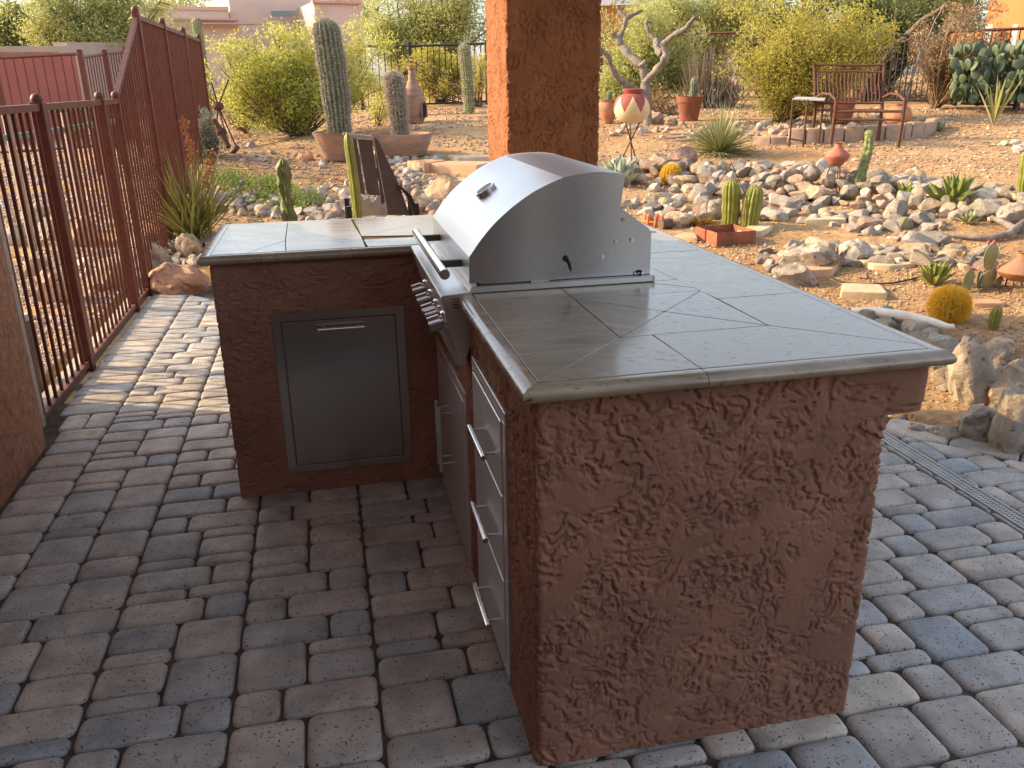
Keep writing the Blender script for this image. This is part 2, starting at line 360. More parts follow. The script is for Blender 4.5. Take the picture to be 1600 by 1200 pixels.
def m_trav(name, tint=1.0):
    m, nt, b = NT(name); nb = NB(nt); tc = nb('TexCoord'); rv, oi = rndval(nb)
    off = nb('VectorMath', {0: rv, 1: (7.3, 11.7, 3.9)}, operation='MULTIPLY'); v0 = nb('VectorMath', {0: tc.outputs['Object'], 1: off.outputs[0]}, operation='ADD').outputs[0]
    ang = nb('Math', {0: rv, 1: .9}, operation='MULTIPLY'); ax = nb('VectorRotate', {'Vector': v0, 'Angle': ang.outputs[0]}, rotation_type='Z_AXIS')
    mp = nb('Mapping', {0: ax.outputs[0]}); mp.inputs['Scale'].default_value = (1.6, 9, 6)
    n1 = nb('TexNoise', {'Vector': mp.outputs[0], 'Scale': 2.2, 'Detail': 8, 'Roughness': .65, 'Distortion': .6})
    c = ramp(nb, n1.outputs[0], [(.25, (.16*tint, .125*tint, .08*tint)), (.45, (.25*tint, .20*tint, .13*tint)), (.6, (.31*tint, .255*tint, .17*tint)), (.8, (.39*tint, .32*tint, .22*tint))])
    mp2 = nb('Mapping', {0: ax.outputs[0]}); mp2.inputs['Scale'].default_value = (14, 60, 30)
    n2 = nb('TexNoise', {'Vector': mp2.outputs[0], 'Scale': 2.4, 'Detail': 3}); pf = nb('MapRange', {0: n2.outputs[0], 1: .66, 2: .70})
    c2 = nb('Mix', {0: pf.outputs[0], 6: c, 7: (.07, .055, .045, 1)}, data_type='RGBA').outputs[2]
    nb.link(c2, b.inputs['Base Color'])
    rr = nb('MapRange', {0: n1.outputs[0], 1: .3, 2: .7, 3: .13, 4: .27}); nb.link(rr.outputs[0], b.inputs['Roughness']); b.inputs['Specular IOR Level'].default_value = .8; b.inputs['Coat Weight'].default_value = .2; b.inputs['Coat Roughness'].default_value = .09
    bp = nb('Bump', {'Strength': .25, 'Distance': .002, 'Height': pf.outputs[0]}, invert=True); nb.link(bp.outputs[0], b.inputs['Normal']); return m
M['trav'] = m_trav('travertine_tile'); M['travtrim'] = m_trav('travertine_trim', 1.1)
def m_steel(name, st, rough=.26, col=.62, tang=None):
    m, nt, b = NT(name); nb = NB(nt); tc = nb('TexCoord'); mp = nb('Mapping', {0: tc.outputs['Object']}); mp.inputs['Scale'].default_value = st
    n = nb('TexNoise', {'Vector': mp.outputs[0], 'Scale': 10, 'Detail': 3, 'Roughness': .6})
    n2 = nb('TexNoise', {'Vector': tc.outputs['Object'], 'Scale': 5, 'Detail': 4, 'Roughness': .6})
    r1 = nb('MapRange', {0: n.outputs[0], 1: .3, 2: .7, 3: rough-(.004 if tang else .012), 4: rough+(.004 if tang else .012)}); r2 = nb('MapRange', {0: n2.outputs[0], 1: .35, 2: .75, 3: -.008 if tang else -.02, 4: .01 if tang else .03})
    rs = nb('Math', {0: r1.outputs[0], 1: r2.outputs[0]}, operation='ADD'); nb.link(rs.outputs[0], b.inputs['Roughness'])
    cc = nb('MapRange', {0: n.outputs[0], 1: .3, 2: .7, 3: col*.985, 4: col*1.015}); cv = nb('CombineColor', {0: cc.outputs[0], 1: cc.outputs[0], 2: cc.outputs[0]}); nb.link(cv.outputs[0], b.inputs['Base Color'])
    if tang:
        tg = nb('CombineXYZ', {0: tang[0], 1: tang[1], 2: tang[2]}); nb.link(tg.outputs[0], b.inputs['Tangent']); b.inputs['Anisotropic'].default_value = .92
    b.inputs['Metallic'].default_value = 1; return m
M['steel'] = m_steel('brushed_steel', (4, 4, 300), .34, .64); M['steelv'] = m_steel('brushed_steel_vertical', (300, 300, 4), .22, .50); M['steelside'] = m_steel('dimmed_hood_side_steel', (4, 4, 300), .27, .40, (0, 0, 1)); M['steeltop'] = m_steel('brightened_hood_top_steel', (4, 4, 300), .5, .72); M['steeldoor'] = m_steel('brightened_door_steel', (300, 300, 4), .48, .78); M['chrome'] = m_steel('polished_steel', (2, 2, 2), .16, .66)  # one steel; side darkened, top and doors brightened to stand for their reflections
def m_dirt():
    m, nt, b = NT('desert_dirt'); nb = NB(nt); tc = nb('TexCoord'); v = tc.outputs['Object']
    n1 = nb('TexNoise', {'Vector': v, 'Scale': .9, 'Detail': 8, 'Roughness': .65})
    c = ramp(nb, n1.outputs[0], [(.3, (.28, .15, .07)), (.46, (.40, .24, .115)), (.6, (.46, .295, .15)), (.75, (.37, .25, .14))])
    n2 = nb('TexNoise', {'Vector': v, 'Scale': 30, 'Detail': 5, 'Roughness': .7}); f2 = nb('MapRange', {0: n2.outputs[0], 1: .3, 2: .7, 3: .68, 4: 1.25})
    c = nb('VectorMath', {0: c, 1: f2.outputs[0]}, operation='MULTIPLY').outputs[0]
    vo = nb('TexVoronoi', {'Vector': v, 'Scale': 34, 'Randomness': 1}); vs = nb('SeparateColor', {0: vo.outputs['Color']})
    k = nb('Math', {0: vs.outputs[0], 1: .55}, operation='GREATER_THAN'); d = nb('MapRange', {0: vo.outputs['Distance'], 1: .36, 2: .22}); kk = nb('Math', {0: k.outputs[0], 1: d.outputs[0]}, operation='MULTIPLY')
    pc = ramp(nb, vs.outputs[1], [(0, (.42, .32, .22)), (.4, (.33, .19, .11)), (.7, (.22, .15, .11)), (1, (.52, .42, .31))])
    c = nb('Mix', {0: kk.outputs[0], 6: c, 7: pc}, data_type='RGBA').outputs[2]
    nb.link(c, b.inputs['Base Color']); b.inputs['Roughness'].default_value = .95; b.inputs['Specular IOR Level'].default_value = .2
    h = nb('Math', {0: n2.outputs[0], 1: kk.outputs[0]}, operation='ADD'); n4 = nb('TexNoise', {'Vector': v, 'Scale': 6, 'Detail': 4}); h2 = nb('Math', {0: n4.outputs[0], 1: 3.0, 2: h.outputs[0]}, operation='MULTIPLY_ADD')
    bp = nb('Bump', {'Strength': .8, 'Distance': .02, 'Height': h2.outputs[0]}); nb.link(bp.outputs[0], b.inputs['Normal']); return m
M['dirt'] = m_dirt()

# ------------------------------------------------------------------ terrain
PATIO = [(-1.395, -2.4), (5.9, -2.4), (2.46, 1.29), (2.10, 1.68), (1.2, 3.6), (0, 4.75), (-1.395, 5.3)]
def terr0(x, y):
    x = np.asarray(x, float); y = np.asarray(y, float)
    r = np.hypot(x-CAM[0], y-CAM[1]); a = np.arctan2(x-CAM[0], y-CAM[1])
    zr = np.interp(r, [0, 4.2, 6, 8.5, 10, 13, 18, 40, 120], [0, .02, .2, .42, .60, .88, 1.12, 1.3, 1.4])
    zl = np.interp(r, [0, 6.9, 7.6, 8.3, 9.8, 11, 13, 18, 40, 120], [0, 0, .1, .25, .5, .68, .72, .85, 1.1, 1.3])
    w = sstep(a, -.16, .22); z = zr*w + zl*(1-w)
    lf = sstep(-x, 1.78, 2.3)                      # the yard left of the fence lies lower
    zf = np.interp(r, [0, 8, 12, 20, 40, 120], [-.02, .0, .22, .6, 1.0, 1.3])
    return z*(1-lf)+zf*lf
def patio_d(x, y):                                 # >0 outside the paved area
    d = np.full(np.shape(x), -9.)
    for i in range(len(PATIO)):
        a, b = PATIO[i], PATIO[(i+1) % len(PATIO)]; L = math.dist(a, b); n = ((b[1]-a[1])/L, -(b[0]-a[0])/L)
        d = np.maximum(d, n[0]*(x-a[0])+n[1]*(y-a[1]))
    return d
def terr(x, y):
    x = np.asarray(x, float); y = np.asarray(y, float)
    z = terr0(x, y) + .025*fbm(x*1.1, y*1.1, 3, 5)*sstep(patio_d(x, y), .1, .8)
    d = np.where(x < -1.3, np.where((x > -1.9) & (y < 5.35), -1, 1), patio_d(x, y))
    return np.where(d < .04, -.05, z)
def ray(px, py):
    d = FW*F_PX + RT*(px-800) - UP*(py-600); return d/np.linalg.norm(d)
def G(px, py):
    d = ray(px, py); t = np.linspace(1.5, 140, 14000)
    P = CAM[None]+d[None]*t[:, None]; zz = terr0(P[:, 0], P[:, 1]); k = np.argmax(P[:, 2] < zz)
    p = P[k].copy(); p[2] = float(terr(p[0], p[1])); return p
def AT(px, py, dist):
    d = ray(px, py); return CAM + d*dist/math.hypot(d[0], d[1])
def SC(p): return float((np.array(p)-CAM)@FW)/F_PX      # metres per photo pixel at p
def PRJ(p):
    d = np.array(p)-CAM; z = d@FW; return 800+F_PX*(d@RT)/z, 600-F_PX*(d@UP)/z

mb = MB()
rr = np.concatenate([[0], np.geomspace(1.5, 24, 330), np.geomspace(25, 700, 60)]); aa = np.radians(np.concatenate([np.linspace(-60, -32, 40)[:-1], np.linspace(-32, 56, 620), np.linspace(57, 299, 80)]))
RR, AA = np.meshgrid(rr, aa, indexing='ij'); X = CAM[0]+RR*np.sin(AA); Y = CAM[1]+RR*np.cos(AA); Z = terr(X, Y)
Z += .006*fbm(X*9, Y*9, 2, 3)*(Z > -.04)
na = len(aa); i, j = np.meshgrid(np.arange(len(rr)-1), np.arange(na), indexing='ij'); j2 = (j+1) % na
Fq = np.stack([i*na+j, (i+1)*na+j, (i+1)*na+j2, i*na+j2], -1).reshape(-1, 4)[:, ::-1]
mb.add(np.stack([X, Y, Z], -1).reshape(-1, 3), Fq); mb.obj('ground', M['dirt'], smooth=True, kind='structure')

# ------------------------------------------------------------------ patio of pavers
pb = MB(); plate(pb, [(-1.80, -5), (6, -5), (6, -2.41), (2.50, 1.32), (2.13, 1.72), (1.3, 3.7), (0, 4.9), (-1.0, 5.28), (-1.80, 5.32)], -.12, -.014, 0, .01)
patio = pb.obj('patio', M['sandjoint'], kind='structure')
U = .0605
def cells():
    out = []
    rows = {2: [[4, 2], [2, 4], [3, 3], [4, 2], [2, 4]], 3: ['a', 'b', 'c', 'd']}
    x = -1.395; ci = 0
    while x < 6.0:
        W = 6; y = -2.4 - rng.integers(0, 3)*U; last = None
        while y < 5.4:
            if rng.random() < .6:
                r = rows[2][rng.integers(0, 5)]; 
                if r == last: r = r[::-1]
                last = r; cx = x
                for w in r: out.append((cx, y, w, 2)); cx += w*U
                y += 2*U
            else:
                k = rows[3][rng.integers(0, 4)]
                if k == 'a': c = [(0, 0, 3, 3), (3, 0, 3, 2), (3, 2, 3, 1)]
                elif k == 'b': c = [(0, 0, 3, 1), (0, 1, 3, 2), (3, 0, 3, 3)]
                elif k == 'c': c = [(0, 0, 4, 2), (0, 2, 3, 1), (4, 0, 2, 2), (3, 2, 3, 1)]
                else: c = [(0, 0, 3, 3), (3, 0, 3, 3)]
                for a, b, w, h in c: out.append((x+a*U, y+b*U, w, h))
                y += 3*U
        x += W*U; ci += 1
    return out
polys = []
ln = ((.73/math.hypot(.73, .68)), (.68/math.hypot(.73, .68)))
for (x, y, w, h) in cells():
    x1, y1 = x+w*U, y+h*U
    if x > .06 and x1 < .77 and y > .06 and y1 < 2.2: continue
    if x > -.70 and x1 < .77 and y > 1.60 and y1 < 2.2: continue
    for lo, hi in ((-9, 1.893), (1.974, 9)):
        P = [(x, y), (x1, y), (x1, y1), (x, y1)]; full = True
        P2 = clip(P, (1, 0), hi); P2 = clip(P2, (-1, 0), -lo) if P2 else []
        for i in range(len(PATIO)):
            if len(P2) < 3: break
            a, b = PATIO[i], PATIO[(i+1) % len(PATIO)]; L = math.dist(a, b); n = ((b[1]-a[1])/L, -(b[0]-a[0])/L)
            P2 = clip(P2, n, n[0]*a[0]+n[1]*a[1] - (.21 if 1 <= i <= 2 else 0))
        P2 = clean(P2)
        if len(P2) >= 3 and area(P2) > .0022: polys.append((P2, (w, h) if abs(area(P2)-w*h*U*U) < 1e-6 else None))
y = -1.6                                            # soldier course along the wall and the fence
while y < 5.2:
    x0 = -1.60 if y < 2.36 else -1.665
    if y > 2.34 and y < 2.5: polys += [([(-1.62, y), (-1.51, y), (-1.51, y+.2), (-1.62, y+.2)], None), ([(-1.51, y), (-1.395, y), (-1.395, y+.2), (-1.51, y+.2)], None)]; y += .2; continue
    polys.append(([(x0, y), (-1.395, y), (-1.395, y+.14), (x0, y+.14)], 'b' if y < 2.36 else 'c')); y += .14
for i in (1, 2):                                 # border course along the rocks
    a, b = A(*PATIO[i]), A(*PATIO[i+1]); L = np.linalg.norm(b-a); t = (b-a)/L; n = A(t[1], -t[0]); k = max(1, round(L/.27))
    for q in range(k):
        p, s = a+t*L*q/k, a+t*L*(q+1)/k; polys.append(([tuple(p-n*.21), tuple(p), tuple(s), tuple(s-n*.21)], None))
items = []
cache = {}
for P, key in polys:
    c = A(np.mean([p[0] for p in P]), np.mean([p[1] for p in P]), 0); d = c-CAM
    if d@FW < .5: continue
    px, py = PRJ(c); vis = -60 < px < 1660 and py < 1270
    if vis: items.append((area(P)*abs(d[2])/(np.linalg.norm(d)**3), P, key, c))
items.sort(key=lambda t: -t[0]); rest = MB()
for k, (s, P, key, c) in enumerate(items):
    g = inset(P, .0034)
    if len(g) < 3: continue
    sd_ = int(rng.integers(0, 4))
    if k < 298:
        kk = (key, sd_) if key else None
        if kk and kk in cache: me = cache[kk]
        else:
            m_ = MB(); plate(m_, [(q[0]-c[0], q[1]-c[1]) for q in g], -.045, 0, .0095, .026, 4, jit=.018, seed=sd_*5+len(str(key)) % 3, crown=.0008)
            me = m_.mesh('paver', M['paver'], True, 40)
            if kk: cache[kk] = me
        o = link('paver', me, patio, (c[0], c[1], float(rng.normal(0, .0011)))); o.rotation_euler = (rng.normal(0, .0035), rng.normal(0, .0035), rng.normal(0, .006))
    else: plate(rest, g, -.045, float(rng.normal(0, .001)), .0095, .026, 3, jit=.018, seed=k % 9, rnd=rng.random(), crown=.0008)
rest.obj('paver', M['paver'], patio, True, 40, kind='stuff')

# drain grate
dr = thing('drain_grate', 'long perforated grey metal drain strip set into the pavers right of the island', 'drain', (1.933, 0, 0))
m_ = MB(); box(m_, 1.896, 1.971, -2.4, 1.66, -.05, -.03); m_.obj('channel', M['black'], dr)
m_ = MB(); box(m_, 1.897, 1.907, -2.4, 1.66, -.03, .001, .001); box(m_, 1.960, 1.970, -2.4, 1.66, -.03, .001, .001); m_.obj('frame', M['palegrey'], dr)
m_ = MB()
for x in (1.9235, 1.9435): box(m_, x-.003, x+.003, -2.39, 1.65, -.006, -.001)
for y in np.arange(-2.39, 1.65, .0125): box(m_, 1.907, 1.960, y, y+.0055, -.006, -.0012)
m_.obj('grate', M['palegrey'], dr, kind='stuff')

# ------------------------------------------------------------------ stucco relief
def lace(s, z, seed=0, amp=1.0):
    """trowelled lace texture: flat skins whose torn edges drop steeply, broken up by region, with finer chips between"""
    wx = fbm(s*11, z*11, 4, seed+11)*.035; wz = fbm(s*11, z*11, 4, seed+23)*.035; x, y = s+wx, z+wz
    def saw(v): t = v-np.floor(v); return sstep(t, .0, .55)*(1-sstep(t, .90, .985))
    a = fbm(x*7.5, y*7.5, 5, seed, .55); b = fbm(x*21, y*17, 4, seed+5, .55)
    m1 = sstep(fbm(x*9, y*9, 3, seed+61), -.24, .06); m2 = sstep(fbm(x*5, y*5, 3, seed+41), -.12, .10)*sstep(fbm(x*30, y*30, 2, seed+71), -.2, .1)
    h = .0062*(1-m1*(1-saw(a*4.2+.5*b))) + .0036*(1-m2*(1-saw(b*3.0))) + .0004*fbm(s*80, z*80, 2, seed+9)
    return amp*(h-.003)
def wrap(name, mat_, parent, edges, z0, z1, resz=.004, rad=.012, seed=0, amp=1.0, step=None, closed=True, zsplit=None):
    """edges: [(x,y,res)] counter clockwise corner list; res = spacing along the edge that starts there (None: coarse)"""
    n = len(edges); S = []; P = []; Nn = []; s = 0.
    for i in range(n if closed else n-1):
        a = A(*edges[i][:2]); b = A(*edges[(i+1) % n][:2]); L = np.linalg.norm(b-a); t = (b-a)/L; nn = A(t[1], -t[0]); res = edges[i][2] or .25
        k = max(2, int(round(L/res))); u = np.linspace(0, 1, k+1)
        for j in range(k+1):
            S.append(s+u[j]*L+(.0 if 0 < j < k else (1e-6 if j == 0 else -1e-6))); P.append(a+t*L*u[j]); 
            e0 = min(1, u[j]*L/rad); e1 = min(1, (1-u[j])*L/rad); m = nn.copy(); sh = 0
            pa = A(*edges[i-1][:2]) if (closed or i > 0) else None
            pc = A(*edges[(i+2) % n][:2]) if (closed or i < n-2) else None
            off = 0
            if e0 < 1 and pa is not None:
                tp = (a-pa)/np.linalg.norm(a-pa); cr = tp[0]*t[1]-tp[1]*t[0]; npv = A(tp[1], -tp[0]); w = (1-e0)*.5
                m = nn*(1-w)+npv*w; off = -rad*.42*(1-e0)**2*np.sign(cr)
            if e1 < 1 and pc is not None:
                tn = (pc-b)/np.linalg.norm(pc-b); cr = t[0]*tn[1]-t[1]*tn[0]; nx = A(tn[1], -tn[0]); w = (1-e1)*.5
                m = nn*(1-w)+nx*w; off = -rad*.42*(1-e1)**2*np.sign(cr)
            Nn.append(np.append(m/np.linalg.norm(m), off))
        s += L
    S = np.array(S); P = np.array(P); Nn = np.array(Nn)
    zs = np.linspace(z0, z1, int(round((z1-z0)/resz))+1)
    if zsplit: zs = np.sort(np.concatenate([zs, [zsplit-.0008, zsplit+.0008]]))
    SS, ZZ = np.meshgrid(S, zs, indexing='ij'); H = lace(SS, ZZ, seed, amp)
    X = P[:, 0][:, None]+Nn[:, 0][:, None]*(H+Nn[:, 2][:, None]); Y = P[:, 1][:, None]+Nn[:, 1][:, None]*(H+Nn[:, 2][:, None])
    if step: X, Y = step(X, Y, ZZ)
    nz = len(zs); ns = len(S); i, j = np.meshgrid(np.arange(ns if closed else ns-1), np.arange(nz-1), indexing='ij'); i2 = (i+1) % ns
    Fq = np.stack([i*nz+j, i2*nz+j, i2*nz+j+1, i*nz+j+1], -1).reshape(-1, 4)
    m_ = MB(); m_.add(np.stack([X, Y, ZZ], -1).reshape(-1, 3), Fq)
    return m_.obj(name, mat_, parent, True)

# ------------------------------------------------------------------ house round the patio, pillar
house = thing('house', 'tan stucco house corner at the left edge beside the gate', 'house', (-1.8, 0, 0))
wrap('wall', M['housewall'], house, [(-1.622, -.3, .010), (-1.622, 2.33, .02), (-2.0, 2.33, None)], -.02, 3.0, .011, .02, 77, .55, closed=False)
m_ = MB(); box(m_, -2.0, -1.63, -5.5, -.3, -.02, 3.5); box(m_, -2.0, -1.635, -.3, 2.325, -.02, 3.5); box(m_, -2.0, 1.15, -3.8, -3.4, -.02, 3.5); m_.obj('wall', M['housewall'], house); m_ = MB(); box(m_, 1.42, 1.80, -3.75, -3.4, -.02, 3.4, .01); m_.obj('reflection_post', M['bark'], house); m_ = MB(); box(m_, .05, 1.12, -3.399, -3.36, -.0, 2.3, .01); m_.obj('reflection_panel', M['reflectdark'], house); m_ = MB(); box(m_, -6, -2.0, -6, 1.9, -.02, 3.2); m_.obj('wall', M['housewall'], house)  # unseen post and dark panel added for the hood's reflections; rear wall cut likewise
# unseen wing added behind the corner, rounded to cast the counter's shadow edge
prof = [(1.6, -.02), (3.12, -.02), (3.09, .8), (2.94, 1.92)] + [(2.94-.5*math.sin(t), 1.92+.30*(1-math.cos(t))) for t in np.linspace(.2, PI/2, 8)] + [(1.6, 2.23)]
m_ = MB(); n_ = len(prof); V = [(-2.55, y, z) for y, z in prof]+[(-2.25, y, z) for y, z in prof]
m_.add(V, [tuple(range(n_))[::-1], tuple(range(n_, 2*n_))]+[(k, (k+1) % n_, (k+1) % n_+n_, k+n_) for k in range(n_)]); m_.obj('garden_wall', M['housewall'], house)
m_ = MB(); box(m_, -2.0, 1.5, -.15, 3.62, 2.78, 3.05, .01); m_.obj('patio_roof', M['ceiling'], house)
m_ = MB(); box(m_, -2.0, 1.5, 3.05, 3.45, 2.52, 2.779, .02); m_.obj('beam', M['ceiling'], house)
pil = thing('stucco_pillar', 'square rough orange brown stucco pillar standing behind the grill', 'pillar', (.86, 3.25, 0))
wrap('shaft', M['pillar'], pil, [(.622, 3.0, .005), (1.108, 3.0, None), (1.108, 3.52, None), (.622, 3.52, .005)], -.03, 2.5, .0055, .012, 31, 1.35)

# ------------------------------------------------------------------ kitchen island
isl = thing('kitchen_island', 'L shaped outdoor kitchen island of brown lace stucco with a travertine tile top', 'island', (.4, 1.1, 0))
def ledge(X, Y, Z):
    f = np.where((Z > .78) & (X > .70), 1.82, 1.0); return np.where(X > .70, .70+(X-.70)*f, X), Y
wrap('body', M['stucco'], isl, [(.03, .03, .0026), (.80, .03, .02), (.80, 2.25, None), (-.737, 2.25, None), (-.737, 1.565, .006), (.03, 1.565, .0045)], 0, .8895, .0027, .012, 3, 1.0, ledge, True, .78)
# slab under the tiles
def slab(mb, rects, z0, z1):
    for x0, x1, y0, y1 in rects: box(mb, x0, x1, y0, y1, z0, z1)
m_ = MB(); slab(m_, [(.012, .901, .012, .783), (.562, .901, .783, 1.55), (-.754, .901, 1.55, 2.268)], .8905, .9145); m_.obj('slab', M['grout'], isl)
P_, Q_, S_, R_, c_ = (.283, .278), (.645, .281), (.285, .645), (.640, .640), (.463, .462)
E1 = (.366, 0); tiles = [
 [P_, Q_, c_], [Q_, R_, c_], [R_, S_, c_], [S_, P_, c_], [(0, 0), P_, (.284, .55), (0, .55)], [(0, .55), (.284, .55), S_, (.285, .9), (0, .9)],
 [(0, 0), E1, (.360, .2786), P_], [E1, (.95, 0), Q_, (.360, .2786)], [(.95, 0), (.95, .553), (.6435, .546), Q_],
 [S_, R_, (.638, .677), (.52, .7864), (.285, .7864)], [(.638, .677), (.632, .7845), (.522, .7845)]]
def tileset(tl, rect):
    x0, x1, y0, y1 = rect
    for T in tl:
        T = list(T); 
        if area(T) < 0: T = T[::-1]
        T = clip(clip(clip(clip(T, (1, 0), x1), (-1, 0), -x0), (0, 1), y1), (0, -1), -y0); T = clean(T)
        if len(T) < 3 or area(T) < .0015: continue
        T = inset(T, .0009)
        m_ = MB(); c = np.mean(T, 0); plate(m_, T, .9146, .92+rng.normal(0, .0001), .0012, .003, 2); m_.obj('tile', M['trav'], isl)
tileset(tiles, (.034, .879, .034, .783))
tileset([[(.6435, .546), (.95, .553), (.95, 1.18), (.608, 1.18)]], (.562, .879, .034, 1.18))
tileset([[(.562, .7845), (.6303, .7845), (.608, 1.18), (.562, 1.18)]], (.562, .879, .7845, 1.18))
tileset([[(.56, 1.18), (.95, 1.18), (.95, 1.62), (.56, 1.62)], [(.56, 1.62), (.95, 1.62), (.95, 2.3), (.56, 1.9)]], (.562, .879, 1.18, 1.549))
bl = [[(-.8, 1.5), (-.655, 1.5), (-.49, 1.79), (-.495, 2.3), (-.8, 2.3)], [(-.655, 1.5), (-.478, 1.5), (-.49, 1.79)], [(-.478, 1.5), (-.196, 1.5), (-.211, 1.80), (-.219, 2.3), (-.495, 2.3), (-.49, 1.79)],
      [(-.211, 1.80), (.296, 2.3), (-.219, 2.3)], [(-.211, 1.80), (.2, 1.72), (.35, 1.72), (.35, 2.3), (.296, 2.3)], [(-.196, 1.5), (.35, 1.5), (.35, 1.72), (.2, 1.72), (-.211, 1.80)],
      [(.35, 1.5), (.62, 1.5), (.62, 2.3), (.35, 2.3)], [(.62, 1.5), (.9, 1.5), (.9, 2.3), (.62, 2.3)]]
tileset(bl, (-.732, .879, 1.571, 2.246))
# rounded edge trim, one piece per length
def trim(a, b, ma, mb_, pieces):
    a = A(*a); b = A(*b); t = (b-a)/np.linalg.norm(b-a); n = A(t[1], -t[0]); pr = [(-.033, .9190), (-.014, .9205), (-.006, .919), (.002, .914), (.0065, .907), (.0065, .900), (.002, .893), (-.006, .889), (-.033, .888)]
    cuts = np.linspace(0, 1, pieces+1)
    for k in range(pieces):
        V = []
        for e in (0, 1):
            u = cuts[k+e]; p = a+(b-a)*u; g = .0008*(1 if e == 0 else -1)
            for o, z in pr:
                q = p+n*o+t*g
                if k == 0 and e == 0: q = q+t*(-o*ma)
                if k == pieces-1 and e == 1: q = q-t*(-o*mb_)
                V.append((q[0], q[1], z))
        m_ = MB(); c = len(pr); m_.add(V, [(i, i+c, i+1+c, i+1) for i in range(c-1)]+[(c-1, 2*c-1, c, 0)]+[tuple(range(c)), tuple(range(2*c-1, c-1, -1))]); m_.obj('edge_trim', M['travtrim'], isl, True, 35)
trim((0, .786), (0, 0), 0, 1, 2); trim((0, 0), (.366, 0), 1, 0, 1); trim((.366, 0), (.913, 0), 0, 1, 1); trim((.913, 0), (.913, 2.28), 1, 1, 5)
trim((.913, 2.28), (-.766, 2.28), 1, 1, 4); trim((-.766, 2.28), (-.766, 1.536), 1, 1, 2); trim((-.766, 1.536), (-.004, 1.536), 1, 0, 3)
# doors and drawers
def fr_x(mb, x, y0, y1, z0, z1, w, t):          # frame on a face looking to -x
    box(mb, x-t, x+.02, y0, y1, z0, z0+w, .001); box(mb, x-t, x+.02, y0, y1, z1-w, z1, .001); box(mb, x-t, x+.02, y0, y0+w, z0+w, z1-w, .001); box(mb, x-t, x+.02, y1-w, y1, z0+w, z1-w, .001)
def handle(parent, p0, p1, r, off, ins=.12):
    p0, p1, off = A(*p0), A(*p1), A(*off); m_ = MB(); cyl(m_, p0+off, p1+off, r, 16)
    for t in (ins, 1-ins): q = p0+(p1-p0)*t; cyl(m_, q, q+off, r*.55, 10)
    m_.obj('handle', M['chrome'], parent, True, 40)
FX = .03
m_ = MB(); fr_x(m_, FX, .285, .715, .03, .762, .028, .012); m_.obj('drawer_frame', M['steeldoor'], isl)
for z0, z1, hz in ((.545, .732, .622), (.313, .541, .40), (.060, .309, .150)):
    m_ = MB(); box(m_, FX-.016, FX+.02, .317, .683, z0+.002, z1-.002, .0015); d = m_.obj('drawer', M['steeldoor'], isl)
    handle(d, (FX-.016, .36, hz), (FX-.016, .56, hz), .0068, (-.034, 0, 0))
m_ = MB(); fr_x(m_, FX, .86, 1.50, .01, .60, .03, .012); m_.obj('door_frame', M['steeldoor'], isl)
for y0, y1, hy in ((.892, 1.178, 1.15), (1.182, 1.468, 1.21)):
    m_ = MB(); box(m_, FX-.015, FX+.02, y0, y1, .043, .567, .0015); d = m_.obj('door', M['steeldoor'], isl)
    handle(d, (FX-.015, hy, .22), (FX-.015, hy, .46), .0075, (-.04, 0, 0))
FY = 1.565
m_ = MB()
box(m_, -.555, -.088, FY-.012, FY+.02, .085, .112, .001); box(m_, -.555, -.088, FY-.012, FY+.02, .673, .702, .001); box(m_, -.555, -.524, FY-.012, FY+.02, .112, .673, .001); box(m_, -.119, -.088, FY-.012, FY+.02, .112, .673, .001)
m_.obj('trash_door_frame', M['steelv'], isl)
m_ = MB(); box(m_, -.5205, -.1225, FY-.012, FY+.02, .1155, .6695, .0015); d = m_.obj('trash_door', M['steelv'], isl, label='wide steel pull out door in the dark back leg of the island')
handle(d, (-.398, FY-.012, .642), (-.234, FY-.012, .642), .006, (0, -.03, 0))

# ------------------------------------------------------------------ grill
gr = thing('gas_grill', 'stainless steel built in gas grill with a closed rolled hood on the island', 'grill', (.29, 1.16, .92))
Y0, Y1 = .786, 1.545
hp = [(.030, .945), (.032, 1.018), (.062, 1.060), (.099, 1.102), (.150, 1.145), (.205, 1.181), (.250, 1.202), (.293, 1.218), (.350, 1.2265), (.41, 1.227), (.467, 1.220), (.456, 1.13), (.44, 1.03)]
from_ = np.array(hp[:8]); tt = np.linspace(1, 7, 28)          # refine the curved front
fx = np.interp(tt, np.arange(8), from_[:, 0]); fz = np.interp(tt, np.arange(8), from_[:, 1])
ker = np.array([1, 2, 3, 2, 1])/9.
fx[2:-2] = np.convolve(fx, ker, 'valid'); fz[2:-2] = np.convolve(fz, ker, 'valid')
curve = [(.030, .947)]+list(zip(fx, fz))
m_ = MB(); n_ = len(curve)
m_.add([(x, y, z) for y in (Y0, Y1) for x, z in curve], [(k, k+1, n_+k+1, n_+k) for k in range(n_-1)]); 
m_.obj('hood_front', M['steel'], gr, True, 30)
top = [(.293, 1.218), (.32, 1.2225), (.35, 1.2255), (.38, 1.227), (.41, 1.227), (.44, 1.2245), (.467, 1.220)]; n_ = len(top); m_ = MB()
m_.add([(x, y, z) for y in (Y0, Y1) for x, z in top], [(k, k+1, n_+k+1, n_+k) for k in range(n_-1)]); m_.obj('hood_top', M['steeltop'], gr, True, 30)
